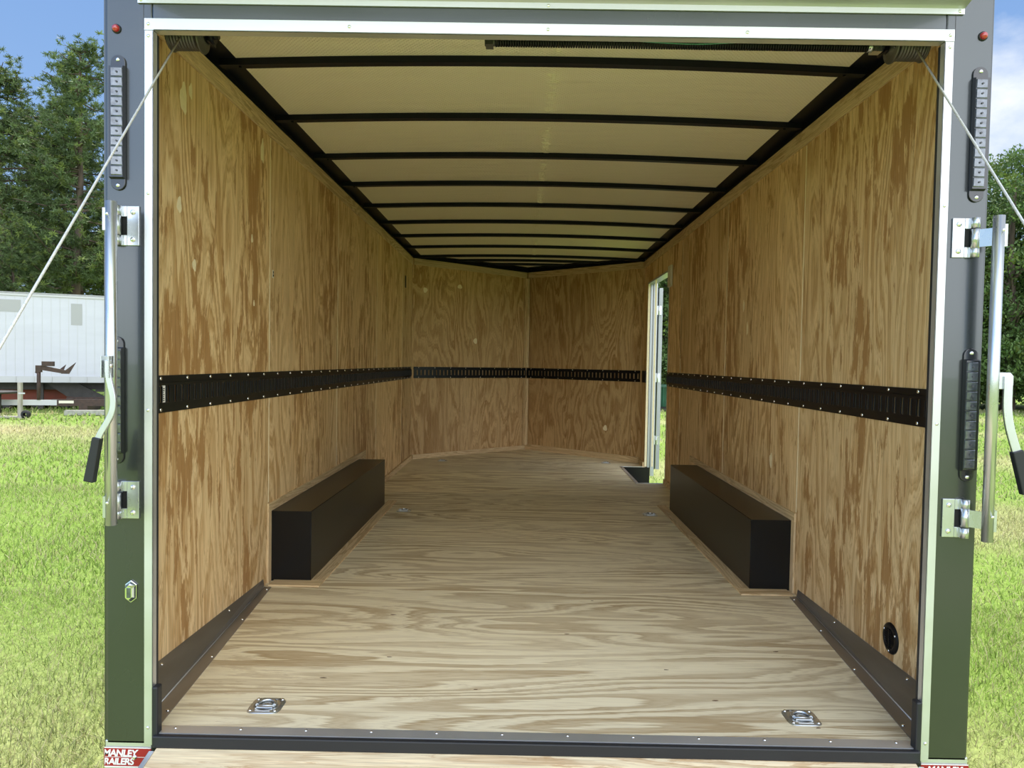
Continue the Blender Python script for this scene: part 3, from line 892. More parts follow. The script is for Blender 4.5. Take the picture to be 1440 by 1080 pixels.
for s, lb in ((-1, 'red and white dealer decal on the bumper under the left post'), (1, 'red and white dealer decal on the bumper under the right post')):
    r = thing('dealer_decal_bumper', lb, 'bumper', (0, 0, 0), 'bumper ends')
    x0, x1 = s*1.300, s*1.160
    g = MB(); g.box(x0, x1, 0, .09, -.115, -.0225); g.build('bumper_end', M['alu'], r, bevel=.002)
    g = MB(); g.box(x0+s*.001, x1, -.0025, -.0005, -.100, -.045)
    g.box(x0+s*.0005, x0+s*.0025, -.0025, .08, -.100, -.045)
    dc = g.build('decal', M['decal_red'], r, label='deep red decal')
    g = MB(); g.box(x0+s*.0012, x1, -.003, -.0026, -.104, -.100); g.box(x0+s*.0012, x1, -.003, -.0026, -.045, -.042)
    g.box(x0+s*.0012 if s > 0 else -1.30, x1-s*.03, -.0030, -.0026, -.0725, -.0712)
    g.build('white_border', M['decal_white'], dc)
    for txt, zz, st in (('MANLEY', -.0690, 0), ('TRAILERS', -.0945, 1)):
        if s < 0:
            me = clip_wrap_text(txt, .0285 if st == 0 else .0275, -1.3055 if st == 0 else -1.3195, zz, -1.3)
        else:
            me = clip_wrap_text(txt, .0285 if st == 0 else .0275, 1.178, zz, -9)
        me.materials.append(M['decal_white'])
        o = bpy.data.objects.new('lettering', me); COL.objects.link(o); o.parent = dc
    screw(r, (s*1.209, -.0025, -.072), (0, -1, 0), 1.1)

# ------------------------------------------------------------------ lamps on the posts
def lightbar(label, x, z0, z1, s):
    r = thing('tail_light_bar', label, 'light bar', (x, 0, z0), 'LED light bars on the rear posts')
    H = z1-z0; hw = .0215
    def cap(y): return y
    prof = []
    for k in range(9):
        a = math.pi+math.pi*k/8; prof.append((hw*math.cos(a), hw+hw*math.sin(a)*1.0))
    prof += [(hw, H-hw)]
    for k in range(1, 9):
        a = math.pi*k/8; prof.append((hw*math.cos(a), H-hw+hw*math.sin(a)))
    g = MB(); g.prism(prof, 'y', -.0005, -.006)
    g.build('base', M['housing'], r, bevel=.0015)
    g = MB(); zA, zB = .032, H-.032
    g.hexa([(-hw, -.006, zA), (hw, -.006, zA), (hw, -.006, zB), (-hw, -.006, zB), (-hw+.001, -.019, zA+.004), (hw-.001, -.019, zA+.004), (hw-.001, -.019, zB-.004), (-hw+.001, -.019, zB-.004)])
    hs = g.build('housing', M['housing'], r)
    n = 11; dz = (zB-zA-.016)/n; o_ = -s*.0035
    g = MB()
    for k in range(n):
        za = zA+.008+k*dz; q = .0165
        g.hexa([(o_-q, -.0192, za+.0008), (o_+q, -.0192, za+.0008), (o_+q, -.0192, za+dz-.0008), (o_-q, -.0192, za+dz-.0008),
                (o_-q*.93, -.0225, za+.003), (o_+q*.93, -.0205, za+.003), (o_+q*.93, -.0215, za+dz-.003), (o_-q*.93, -.0235, za+dz-.003)])
    g.build('lens', M['lens'], r, label='clear ribbed lens of eleven cells')
    g = MB()
    for k in range(n):
        g.cyl((o_+.001, -.0250, zA+.008+(k+.5)*dz), 'y', .0028, .003, 8)
    g.build('emitters', M['led'], r)
    for z in (.014, H-.014): screw(r, (0, -.006, z), (0, -1, 0), .9)
    return r
lightbar('tall clear LED bar high on the left post, above the lock hinge', -1.2575, 1.628, 2.021, -1)
lightbar('tall clear LED bar high on the right post, above the lock hinge', 1.260, 1.632, 2.023, 1)
lightbar('tall clear LED bar at mid height on the left post, behind the lock bar', -1.2625, .818, 1.198, -1)
lightbar('tall clear LED bar at mid height on the right post', 1.263, .811, 1.205, 1)
for x, z, lb in ((-1.264, 2.098, 'small round red marker lamp at the top of the left post'), (1.265, 2.112, 'small round red marker lamp at the top of the right post')):
    r = thing('marker_lamp', lb, 'marker lamp', (x, 0, z), 'red marker lamps')
    g = MB(); g.lathe([(.0135, -.0005), (.0135, -.003), (.010, -.004)], (0, 0, 0), 'y', 20); g.build('grommet', M['rubber'], r)
    g = MB(); g.lathe([(.0105, -.003), (.010, -.009), (.007, -.013), (.003, -.0145), (0, -.015)], (0, 0, 0), 'y', 20); g.build('lens', M['red'], r, label='red dome lens')
r = thing('plate_light', 'small chrome licence plate light low on the left post', 'lamp', (-1.2195, 0, .435))
def hexprof(w, h, c): return [(-w, -h+c), (0, -h), (w, -h+c), (w, h-c), (0, h), (-w, h-c)]
g = MB(); g.prism(hexprof(.0175, .034, .013), 'y', -.0005, -.006); g.build('base', M['chrome'], r, bevel=.0015)
p0 = [(a, -.006, b) for a, b in hexprof(.0155, .031, .012)]; p1 = [(a, -.020, b) for a, b in hexprof(.010, .022, .009)]
g = MB(); g.add(p0+p1, [(6, 7, 8, 9, 10, 11)]+[(i, (i+1) % 6, 6+(i+1) % 6, 6+i) for i in range(6)]); g.build('cover', M['chrome'], r)
g = MB(); g.box(-.005, .007, -.0212, -.019, -.015, .015)
for k in range(4): g.box(-.004, .004, -.022, -.0212, -.012+.007*k, -.009+.007*k)
g.build('lens', M['lens'], r)

# ------------------------------------------------------------------ bar lock hinges, bars and handles
def keeper(label, s, z0, z1):
    r = thing('lock_keeper', label, 'latch bracket', (s*1.195, 0, z0), 'zinc latch brackets on the posts')
    H = z1-z0; g = MB()
    k = s
    # plate with a cut-out against the knuckle
    g.box(0, k*.036, -.006, -.0005, 0, H)
    g.box(k*.036, k*.052, -.006, -.0005, 0, H*.27); g.box(k*.036, k*.052, -.006, -.0005, H*.73, H)
    g.build('plate', M['zinc'], r, bevel=.0015)
    kx = k*.062
    for a, b in ((0, H*.26), (H*.74, H)):
        g = MB(); g.tube([(kx, -.014, a), (kx, -.014, b)], .0115, 16)
        g.box(k*.050, k*.062, -.010, -.001, a, b)
        g.build('knuckle', M['zinc'], r)
    g = MB(); g.box(k*.037, k*.051, -.0012, -.0005, H*.27, H*.73); g.build('slot', M['dark'], r)
    for z in (.018, H-.018): screw(r, (k*.018, -.006, z), (0, -1, 0), 1.2)
for s, z0, z1, lb in ((-1, 1.466, 1.582, 'zinc hinge bracket on the left post, upper one'), (-1, .655, .767, 'zinc hinge bracket on the left post, lower one'),
                      (1, 1.470, 1.585, 'zinc hinge bracket on the right post, upper one'), (1, .645, .759, 'zinc hinge bracket on the right post, lower one')):
    keeper(lb, s, z0, z1)

def lockbar(s, label, bx, by, z0, z1, hpts, gpts, hy, flat):
    r = thing('lock_bar', label, 'lock bar', (bx, by, 0), 'zinc lock bars on the rear posts')
    g = MB(); g.tube([(0, 0, z0), (0, 0, z1)], .0155, 20)
    g.build('bar', M['zinc'], r)
    kx = s*1.257
    for (a, b), i in zip(((1.497, 1.552), (.678, .732)), (0, 1)):
        h = MB(); h.tube([(kx-bx, -.014-by, a), (kx-bx, -.014-by, b)], .012, 16)
        A = Vector((kx-bx, -.014-by)); B = Vector((0, 0)); d = (B-A).normalized(); n = Vector((-d.y, d.x))*.0025
        q = [A-n, B-n, B+n, A+n]
        h.hexa([(p.x, p.y, a+.002) for p in q]+[(p.x, p.y, b-.002) for p in q])
        h.box(s*.012, s*.020, -.010, .010, a-.002, b+.006) 
        h.build('hinge_strap', M['zinc'], r)
        screw(r, (s*.004, -.0155, b-.012), (0, -1, 0), .7)
    # clevis
    c_ = MB(); cz0, cz1 = 1.088, 1.136
    if flat:
        c_.prism([(.012, cz0), (.048, cz0), (.055, cz0+.012), (.055, cz1-.010), (.046, cz1), (.012, cz1)], 'y', -.006, -.002)
    else:
        c_.box(-.012, -.009, -.035, .002, cz0-.01, cz1+.004); c_.box(.009, .012, -.035, .002, cz0-.01, cz1+.004); c_.box(-.012, .012, -.018, -.012, cz0-.01, cz1+.004)
    c_.build('clevis', M['zinc'], r, bevel=.001)
    # handle: flat bar following the points, then the grip
    h = MB(); w = .0085 if not flat else .0125
    P = [Vector((x-bx, z)) for x, z in hpts]
    nrm = []
    for i in range(len(P)):
        t_ = (P[min(i+1, len(P)-1)]-P[max(i-1, 0)]).normalized(); nrm.append(Vector((-t_.y, t_.x)))
    y0_, y1_ = hy-by-.004, hy-by+.004
    vs = []
    for p, q in zip(P, nrm):
        a = p-q*w; b = p+q*w
        vs += [(a.x, y0_, a.y), (b.x, y0_, b.y), (b.x, y1_, b.y), (a.x, y1_, a.y)]
    fs = []
    for i in range(len(P)-1):
        for k in range(4):
            l = (k+1) % 4; fs.append((i*4+k, i*4+l, i*4+4+l, i*4+4+k))
    fs += [(3, 2, 1, 0), tuple(len(P)*4-4+k for k in range(4))]
    h.add(vs, fs)
    ho = h.build('handle', M['zinc'], r, bevel=.0015)
    h = MB(); A = Vector((gpts[0][0]-bx, gpts[0][1])); B = Vector((gpts[1][0]-bx, gpts[1][1])); t_ = (B-A).normalized(); q = Vector((-t_.y, t_.x))
    wa, wb = w+.003, w+.0055
    vs = []
    for p, ww in ((A, wa), (B, wb)):
        a = p-q*ww; b = p+q*ww
        vs += [(a.x, y0_-.007, a.y), (b.x, y0_-.007, b.y), (b.x, y1_+.007, b.y), (a.x, y1_+.007, a.y)]
    h.hexa(vs); h.build('grip', M['rubber'], ho, bevel=.003, label='black rubber grip')
    screw(r, ((.035, -.0065, (cz0+cz1)/2) if flat else (.0125, -.022, (cz0+cz1)/2)), ((0, -1, 0) if flat else (1, 0, 0)), 1.1)
    return r
def smooth(pts, n=6):
    out = []
    P = [Vector(p) for p in pts]
    for i in range(len(P)-1):
        p0, p1, p2, p3 = P[max(i-1, 0)], P[i], P[i+1], P[min(i+2, len(P)-1)]
        for k in range(n):
            t = k/n
            out.append(.5*((2*p1)+(-p0+p2)*t+(2*p0-5*p1+4*p2-p3)*t*t+(-p0+3*p1-3*p2+p3)*t**3))
    out.append(P[-1]); return out
lockbar(-1, 'zinc lock bar hanging on the left post with its lever hanging down', -1.231, -.09, .654, 1.578,
        smooth([(-1.226, 1.128), (-1.226, 1.09), (-1.219, 1.055), (-1.212, 1.02), (-1.214, .985), (-1.227, .955), (-1.245, .925), (-1.257, .900)]), ((-1.256, .908), (-1.279, .782)), -.115, False)
lockbar(1, 'zinc lock bar swung out beside the right post, lever at the frame edge', 1.295, -.06, .646, 1.583,
        smooth([(1.333, 1.125), (1.333, 1.08), (1.334, 1.03), (1.341, .985), (1.352, .946), (1.366, .905)]), ((1.364, .912), (1.400, .79)), -.068, True)

# ------------------------------------------------------------------ torsion spring and cable drums
r = thing('torsion_spring', 'long black coil spring stretched inside the header with its end fittings', 'spring', (0, .2, 2.163), )
g = MB(); pts = []; turns = 150; Ls = 1.20
for k in range(turns*8+1):
    a = 2*math.pi*k/8; x = -.165+Ls*k/(turns*8)
    pts.append((x, .0155*math.cos(a), .0155*math.sin(a)))
g.tube(pts, .0036, 5); g.build('coil', M['black'], r)
g = MB(); g.tube([(-.19, 0, 0), (1.19, 0, 0)], .009, 12); g.build('shaft', M['drum'], r)
g = MB(); g.cyl((-.195, 0, 0), 'x', .016, .04, 14); g.box(-.192, -.168, -.02, .02, -.018, .02); g.cyl((-.182, -.022, 0), 'y', .006, .008, 8); g.build('winding_cone', M['drum'], r)
g = MB(); g.cyl((1.02, 0, 0), 'x', .018, .035, 14); g.box(1.03, 1.06, -.02, .012, -.022, .02); g.build('anchor_cone', M['zinc'], r)
g = MB(); g.box(-.2, 1.1, .02, .024, .018, .10); g.build('mounting_plate', M['rail'], r)
def drum(s, label):
    r = thing('cable_drum', label, 'cable drum', (s*1.145, .2, 2.166), 'cable drums at the header ends')
    g = MB(); prof = [(.012, -.055), (.046, -.055), (.050, -.050)]
    n = 9
    for k in range(n):
        x = -.048+.0095*k; prof += [(.046, x), (.0415, x+.0022), (.0415, x+.0062), (.046, x+.0085)]
    prof += [(.053, .042), (.055, .046), (.053, .050), (.03, .050), (.028, .060), (.012, .060)]
    if s > 0: prof = [(a, -b) for a, b in prof][::-1]
    g.lathe(prof, (0, 0, 0), 'x', 32); g.build('drum', M['drum'], r)
    g = MB(); g.cyl((-s*.10 if s > 0 else .04, 0, 0), 'x', .011, .06, 12); g.build('shaft_stub', M['black'], r)
    g = MB(); x_ = -s*.075; g.cyl((x_-.012, 0, 0), 'x', .024, .024, 16); g.box(x_-.004, x_+.004, -.03, .03, -.026, .12); g.build('bearing_bracket', M['rail'], r)
    g = MB(); g.cyl((-s*.05, -.034, -.012), 'y', .007, .012, 8); g.build('set_screw', M['red'] if False else M['drum'], r)
    return r
drum(-1, 'grooved cable drum in the top left corner of the opening')
drum(1, 'grooved cable drum in the top right corner of the opening')
g = MB(); g.tube(smooth([(-.15, .18, 2.175), (.2, .165, 2.158), (.45, .16, 2.146), (.62, .165, 2.155), (.9, .18, 2.165)], 8), .002, 6)
setp(g.build('twine', M['gtwine']), 'thin green twine trailing along the black coil spring', 'twine')
for s, (x0, y0, z0), (x1, y1, z1), lb in ((-1, (-1.150, .155, 2.14), (-1.115, -2.02, -.43), 'steel ramp cable running down from the left cable drum'),
                                       (1, (1.152, .155, 2.14), (1.12, -2.02, -.40), 'steel ramp cable running down from the right cable drum')):
    g = MB(); g.tube([(x0, y0, z0), (x1, y1, z1)], .0031, 8)
    setp(g.build('ramp_cable', M['cable']), lb, 'cable', 'ramp cables')

# ------------------------------------------------------------------ ramp
r = thing('ramp', 'plywood-covered loading ramp folded down from the sill', 'ramp', (0, -.03, -.036))
sl = math.atan2(.50, 2.25); ra = Matrix.Rotation(sl, 4, 'X')
r.rotation_euler = (sl, 0, 0)
g = MB('x'); g.rnd(); g.box(-1.135, 1.135, -1.15, .025, -.012, 0); g.rnd(); g.box(-1.135, 1.135, -2.3, -1.152, -.012, 0); g.build('deck', M['ply_ramp'], r)
g = MB(); g.box(-1.15, -1.1355, -2.3, -.004, -.05, .002); g.box(1.1355, 1.15, -2.3, -.004, -.05, .002); g.box(-1.15, 1.15, -2.315, -2.301, -.05, .002); g.build('edge_frame', M['alu'], r)
g = MB(); g.box(-1.13, 1.13, -2.3, -.01, -.05, -.0125); g.build('underside', M['body'], r)
for s in (-1, 1):
    g = MB(); g.box(s*1.09, s*1.14, -2.04, -1.98, .0005, .006); g.tube([(s*1.115, -2.03, .004), (s*1.115, -2.02, .045), (s*1.115, -2.0, .045), (s*1.115, -1.99, .004)], .004, 8); g.build('cable_eye', M['zinc'], r)

# ------------------------------------------------------------------ ground
def gcol(X, Y):
    """albedo of the lawn at a place: green with straw-coloured dry patches"""
    def wv(a, b, c): return .5+.5*np.sin(a*X+b*Y+c)
    n = .35*wv(.9, .5, 0)+.3*wv(-.4, 1.3, 1.7)+.2*wv(2.1, -1.6, .6)+.15*wv(3.7, 2.9, 2.2)
    dry = np.clip((n-.55)*2.2, 0, .55)
    band = np.exp(-((Y-13.8+.05*X)/1.6)**2)*np.clip((n+.25), 0, 1)*(X < -6)
    near = np.exp(-((Y-.6)/1.4)**2)*(X < 0)*.45
    dry = np.clip(dry+band*1.1+near+.12, 0, 1)
    g_ = np.array([.225, .36, .055]); d_ = np.array([.50, .46, .25])
    return g_[None]*(1-dry[:, None])+d_[None]*dry[:, None]
gx = np.concatenate([[-160, -80, -50], np.arange(-32, 32.1, .8), [50, 80, 160]])
gy = np.concatenate([[-160, -80, -40], np.arange(-12, 36.1, .8), [60, 100, 200]])
GX, GY = np.meshgrid(gx, gy)
nxg, nyg = len(gx), len(gy)
V = np.stack([GX.ravel(), GY.ravel(), np.full(GX.size, GZ)], 1)
V[:, 2] += np.where((np.abs(V[:, 0]) < 30), .02*np.sin(V[:, 0]*1.3)*np.sin(V[:, 1]*.9), 0)-.02
me = bpy.data.meshes.new('ground')
fs = [(j*nxg+i, j*nxg+i+1, (j+1)*nxg+i+1, (j+1)*nxg+i) for j in range(nyg-1) for i in range(nxg-1)]
me.from_pydata(V.tolist(), [], fs)
ca = me.color_attributes.new('tint', 'FLOAT_COLOR', 'POINT')
c4 = np.ones((len(V), 4), np.float32); c4[:, :3] = gcol(V[:, 0], V[:, 1])*.88
ca.data.foreach_set('color', c4.ravel())
gm = bpy.data.materials.new('lawn_soil'); gm.use_nodes = True
N, L = gm.node_tree.nodes, gm.node_tree.links; b = N['Principled BSDF']; b.inputs['Roughness'].default_value = .95; b.inputs['Specular IOR Level'].default_value = .1
at = N.new('ShaderNodeAttribute'); at.attribute_name = 'tint'
t_ = N.new('ShaderNodeTexCoord'); nn = N.new('ShaderNodeTexNoise'); nn.inputs['Scale'].default_value = 26; nn.inputs['Detail'].default_value = 8; nn.inputs['Roughness'].default_value = .75
L.new(t_.outputs['Object'], nn.inputs[0])
mr = N.new('ShaderNodeMapRange'); mr.inputs[1].default_value = .3; mr.inputs[2].default_value = .7; mr.inputs[3].default_value = .55; mr.inputs[4].default_value = 1.3
L.new(nn.outputs[0], mr.inputs[0])
mm = N.new('ShaderNodeMix'); mm.data_type = 'RGBA'; mm.blend_type = 'MULTIPLY'; mm.inputs[0].default_value = 1
L.new(at.outputs['Color'], mm.inputs[6]); L.new(mr.outputs[0], mm.inputs[7]); L.new(mm.outputs[2], b.inputs['Base Color'])
me.materials.append(gm)
gr = bpy.data.objects.new('ground', me); COL.objects.link(gr)
setp(gr, 'lawn ground under and around the trailer', 'ground', kind='structure')

def blades(name, label, xr, regions):
    """regions: list of (depth0, depth1, per m2, height, width)"""
    P = []; Hh = []; Ww = []
    for d0, d1, dens, h, w in regions:
        # strip seen past the side of the trailer: x = ratio * depth
        n = int(dens*.5*(xr[1]-xr[0])*(d1*d1-d0*d0))
        d = np.sqrt(rng.uniform(d0*d0, d1*d1, n)); q = rng.uniform(xr[0], xr[1], n)
        P.append(np.stack([q*d+CX, d+CY], 1)); Hh.append(h*rng.uniform(.5, 1.3, n)); Ww.append(np.full(n, w)*rng.uniform(.6, 1.4, n))
    P = np.concatenate(P); H_ = np.concatenate(Hh); Wd = np.concatenate(Ww)
    ok = (np.abs(P[:, 0]) > 1.42) | (P[:, 1] < -1); P, H_, Wd = P[ok], H_[ok], Wd[ok]
    n = len(P)
    a = rng.uniform(0, 6.283, n); la = rng.uniform(0, 6.283, n); le = H_*np.abs(rng.normal(.7, .45, n))
    base = np.stack([P[:, 0], P[:, 1], np.full(n, GZ-.03)], 1)
    sd = np.stack([np.cos(a), np.sin(a), np.zeros(n)], 1)*Wd[:, None]*.5
    ln = np.stack([np.cos(la), np.sin(la), np.zeros(n)], 1)*le[:, None]
    mid = base+ln*.35+np.array([0, 0, 1])*(H_*.6)[:, None]; tip = base+ln+np.array([0, 0, 1])*H_[:, None]
    q = np.stack([base-sd, base+sd, mid+sd*.8, mid-sd*.8], 1)
    tr = np.stack([mid-sd*.8, mid+sd*.8, tip+sd*.1, tip-sd*.1], 1)
    cols = gcol(P[:, 0], P[:, 1])
    straw = rng.random(n) < .30
    cols = cols*rng.uniform(.45, 1.65, n)[:, None]
    cols[straw] = np.array([.50, .46, .26])*rng.uniform(.8, 1.2, straw.sum())[:, None]
    cols = np.clip(cols, 0, .8)
    o = np_mesh(name, np.concatenate([q, tr]), 4, M['blade'], np.concatenate([cols, cols]))
    return setp(o, label, 'grass', kind='stuff')
reg = [(2.4, 5.5, 4200, .055, .0042), (5.5, 10, 1300, .06, .007), (10, 18, 240, .08, .016), (18, 33, 50, .10, .035)]
blades('grass', 'sunlit lawn grass to the left of the trailer', (-1.7, -.44), reg)
blades('grass', 'sunlit lawn grass to the right of the trailer', (.42, 1.7), reg)
blades('grass', 'strip of lawn grass seen through the side doorway', (.12, .42), [(7.5, 16, 120, .08, .014), (16, 31, 40, .1, .03)])

# ------------------------------------------------------------------ trees
def pine_mesh(seed, H, full=1.0):
    rg = np.random.default_rng(seed)
    pts = []; brs = []
    bx, by = 0, 0
    for k in range(12):
        z = H*k/11; pts.append((bx, by, z)); bx += rg.normal(0, .05); by += rg.normal(0, .05)
    rs = [.24*(1-.85*k/11) for k in range(12)]
    t = MB(); t.tube(pts, rs, 8)
    tufts = []; 
    nb = int(70*full)
    for i in range(nb):
        f = rg.uniform(.22, 1.0)**.8; z = H*f
        Lb = (.5+3.6*(1-f)**.55*(1.0 if f > .35 else .75))*rg.uniform(.6, 1.15)
        a = rg.uniform(0, 6.283); up = rg.uniform(-.05, .45)
        k = min(10, int(f*11)); c = np.array(pts[k])*(1-(f*11-k))+np.array(pts[k+1])*(f*11-k)
        e1 = c+np.array([math.cos(a)*Lb, math.sin(a)*Lb, up*Lb])
        mid = (c+e1)/2+np.array([0, 0, -.08*Lb])
        t.tube([tuple(c), tuple(mid), tuple(e1)], [.045, .03, .012], 5, caps=False)
        nt_ = int(8+9*Lb)
        for q in range(nt_):
            s = rg.uniform(.25, 1.05)
            p = c+(e1-c)*s+np.array([0, 0, -.08*Lb*4*s*(1-s)])+rg.normal(0, .10+.26*s, 3)*np.array([1, 1, .7])
            tufts.append(p)
    T = np.array(tufts)
    nn_ = 30
    n = len(T)*nn_
    ctr = np.repeat(T, nn_, 0)
    d = rg.normal(0, 1, (n, 3)); d[:, 2] = d[:, 2]*.8+.35; d /= np.linalg.norm(d, axis=1)[:, None]
    ln = rg.uniform(.10, .24, n)[:, None]
    sd = np.cross(d, rg.normal(0, 1, (n, 3))); sd /= np.linalg.norm(sd, axis=1)[:, None]; sd *= .014
    a_ = ctr+d*.02; b_ = ctr+d*ln
    Q = np.stack([a_-sd, a_+sd, b_+sd*.7, b_-sd*.7], 1)
    tint = np.repeat(rg.uniform(.7, 1.35, len(T)), nn_)
    base = np.array([.10, .15, .055])*tint[:, None]*rg.uniform(.8, 1.2, n)[:, None]
    yel = np.repeat(rg.random(len(T)) < .25, nn_); base[yel] *= np.array([1.5, 1.35, .9])
    return t, Q, base
def broad_mesh(seed, H, R):
    rg = np.random.default_rng(seed)
    t = MB(); t.tube([(0, 0, 0), (.1, .05, H*.3), (-.05, .1, H*.6), (0, 0, H*.85)], [.28, .2, .12, .04], 8)
    for k in range(14):
        a = rg.uniform(0, 6.28); z = H*rg.uniform(.15, .7); l = R*rg.uniform(.5, .85)
        t.tube([(0, 0, z), (math.cos(a)*l*.5, math.sin(a)*l*.5, z+.35*l), (math.cos(a)*l, math.sin(a)*l, z+.55*l)], [.09, .05, .02], 5, caps=False)
    nc = 430
    C = []
    while len(C) < nc:
        p = rg.uniform(-1, 1, 3); rr = np.linalg.norm(p)
        if rr > 1 or rr < .45: continue
        z = (p[2]+1)/2
        if rg.random() < .3: z *= .3
        C.append((p[0]*R*(1-.35*z), p[1]*R*(1-.35*z), .25+z*(H-.3)))
    C = np.array(C)
    nn_ = 85; n = nc*nn_
    off = rg.normal(0, 1, (n, 3)); off /= np.linalg.norm(off, axis=1)[:, None]; off *= (rg.random(n)**.5)[:, None]*np.array([.62, .62, .42])
    c = np.repeat(C, nn_, 0)+off
    nrm = rg.normal(0, 1, (n, 3)); nrm[:, 2] += .7; nrm /= np.linalg.norm(nrm, axis=1)[:, None]
    u = np.cross(nrm, rg.normal(0, 1, (n, 3))); u /= np.linalg.norm(u, axis=1)[:, None]; v = np.cross(nrm, u)
    s = rg.uniform(.055, .10, n)[:, None]
    Q = np.stack([c-u*s, c-v*s*.5, c+u*s, c+v*s*.5], 1)
    tint = np.repeat(rg.uniform(.7, 1.3, nc), nn_)
    base = np.array([.10, .165, .045])*tint[:, None]*rg.uniform(.75, 1.25, n)[:, None]
    yel = np.repeat(rg.random(nc) < .15, nn_); base[yel] *= np.array([1.5, 1.3, .8])
    return t, Q, base
def make_tree(kind, name, data):
    t, Q, base = data
    r = thing(name, '', 'tree')
    t.build('trunk', M['bark'], r)
    np_mesh('foliage', Q, 4, M['pine'] if kind == 'p' else M['leaf'], base, r)
    return r
def plant(proto, used, loc, rot, sc, label, group):
    o = proto if not used else copy_tree(proto)
    o.location = loc; o.rotation_euler = (0, 0, rot); o.scale = sc if isinstance(sc, tuple) else (sc,)*3
    o['label'] = label; o['group'] = group
pp = [make_tree('p', 'pine_tree', pine_mesh(11, 15.0)), make_tree('p', 'pine_tree', pine_mesh(12, 14.0, 1.15)), make_tree('p', 'pine_tree', pine_mesh(13, 16.0, .9))]
used = [False]*3
pines = [(-25.6, 33, 0, 1.0), (-23.2, 31, 1, 1.06), (-21.0, 33.5, 2, 1.06), (-27.8, 30, 2, .92), (-19.4, 30.0, 0, 1.10), (-30.5, 34, 1, 1.0), (-24.6, 38, 2, 1.0), (-22.0, 40, 0, 1.12), (-28.5, 41, 1, 1.1), (-17, 35, 1, 1.1), (-34, 31, 0, 1.0),
         (-20.3, 27.5, 1, .55), (-24.2, 28, 0, .5), (-22.6, 43, 1, 1.0)]
plab = ['tall pine behind the white semi-trailer, its crown beside the left edge of the picture', 'tall pine with a round topped crown behind the middle of the semi-trailer']
for i, (x, y, k, s) in enumerate(pines):
    plant(pp[k], used[k], (x, y, GZ-.05), i*1.9, s*(.96 if x < -22 else .90), 'tall green pine in the dense stand behind the white semi-trailer', 'pines behind the semi-trailer'); used[k] = True
bb = [make_tree('b', 'broadleaf_tree', broad_mesh(21, 10.0, 3.2)), make_tree('b', 'broadleaf_tree', broad_mesh(22, 9.0, 3.4))]
used = [False]*2
oaks = [(21.5, 31, 0, 1.02), (24.5, 32.5, 1, 1.12), (18.6, 32, 1, .95), (15.6, 31.5, 0, .95), (12.5, 32, 1, 1.0), (9.4, 31, 0, .9), (6.6, 32, 1, .95), (3.8, 31.5, 0, .95), (28, 33, 0, 1.1), (23, 36, 1, 1.2), (18.5, 36.5, 0, 1.1), (8, 36, 1, 1.1), (1, 33, 1, 1)]
for i, (x, y, k, s) in enumerate(oaks):
    plant(bb[k], used[k], (x, y, GZ-.05), i*2.3, (s*1.05, s*1.05, s*1.18), 'leafy tree in the thick row across the lawn right of the trailer', 'leafy trees right of the trailer'); used[k] = True

# ------------------------------------------------------------------ white semi-trailer
M['semi'] = mat('white_semi_panel', (.53, .545, .60), .45, noise=((.6, .6, 4), .04, 0))
M['semi_rail'] = mat('grey_semi_rail', (.50, .51, .52), .5)
M['patch'] = mat('grey_patch', (.36, .37, .37), .6)
M['rust'] = mat('rusty_steel', (.06, .038, .03), .8, noise=((10, 10, 10), .4, .2))
M['dksteel'] = mat('dark_old_steel', (.035, .032, .03), .6, noise=((8, 8, 8), .4, .1))
M['redbox'] = mat('faded_red_paint', (.22, .055, .035), .7, noise=((3, 3, 3), .2, 0))
M['conc'] = mat('weathered_concrete', (.34, .33, .30), .9, noise=((12, 12, 12), .25, .2))
M['greywood'] = mat('grey_timber', (.36, .33, .28), .85, noise=((20, 20, 4), .25, .1))
M['tyre'] = mat('tyre_rubber', (.02, .02, .02), .8)
M['amber'] = mat('amber_lens', (.8, .16, .02), .3)
st = thing('semi_trailer', 'white ribbed box semi-trailer parked in front of the pines', 'semi-trailer', (-15.95, 20.85, 0))
st.rotation_euler = (0, 0, math.atan2(1.2, 2.55))
g = MB(); g.box(-11, 3.4, 0, 2.5, .40, 3.02); g.build('box_body', M['semi'], st)
g = MB()
for k in range(60):
    x = -10.9+k*.24
    g.box(x, x+.012, -.004, 0, .46, 2.95)
g.build('panel_seams', M['semi_rail'], st)
g = MB(); g.box(-11, 3.4, -.03, .0, 2.96, 3.06); g.box(-11, 3.4, -.03, 2.53, 3.02, 3.07); g.build('top_rail', M['semi_rail'], st)
g = MB(); g.box(-11, 3.4, -.03, 0, .26, .46)
for k in range(30): g.box(-10.9+k*.48, -10.87+k*.48, -.05, -.03, .27, .45)
g.build('bottom_rail', M['semi_rail'], st)
g = MB(); g.box(-.35, .30, -.008, -.001, 2.45, 2.83); g.build('repair_patch', M['patch'], st)
g = MB(); g.box(1.65, 1.96, -.008, -.001, 2.10, 2.78); g.build('repair_patch', M['patch'], st)
g = MB(); g.box(-10.5, 3.2, .5, .62, .02, .40); g.box(-10.5, 3.2, 1.88, 2.0, .02, .40); g.build('chassis', M['dksteel'], st)
g = MB(); g.prism([(.9, .26), (1.75, .26), (2.6, -.22), (2.35, -.26), (1.5, -.2)], 'y', .3, .45); g.box(-6, 3.2, .6, 1.9, .02, .38); g.box(2.3, 3.2, .35, .5, -.05, .02); g.box(.7, .85, .3, .45, -.6, .3); g.build('landing_gear', M['dksteel'], st)
for x in (-9.5, -8.2):
    g = MB(); g.lathe([(.12, .0), (.28, .02), (.30, .0), (.48, .0), (.52, .04), (.52, .26), (.48, .3), (.2, .3)], (x, .15, -.08), 'y', 28); g.build('wheel', M['tyre'], st)

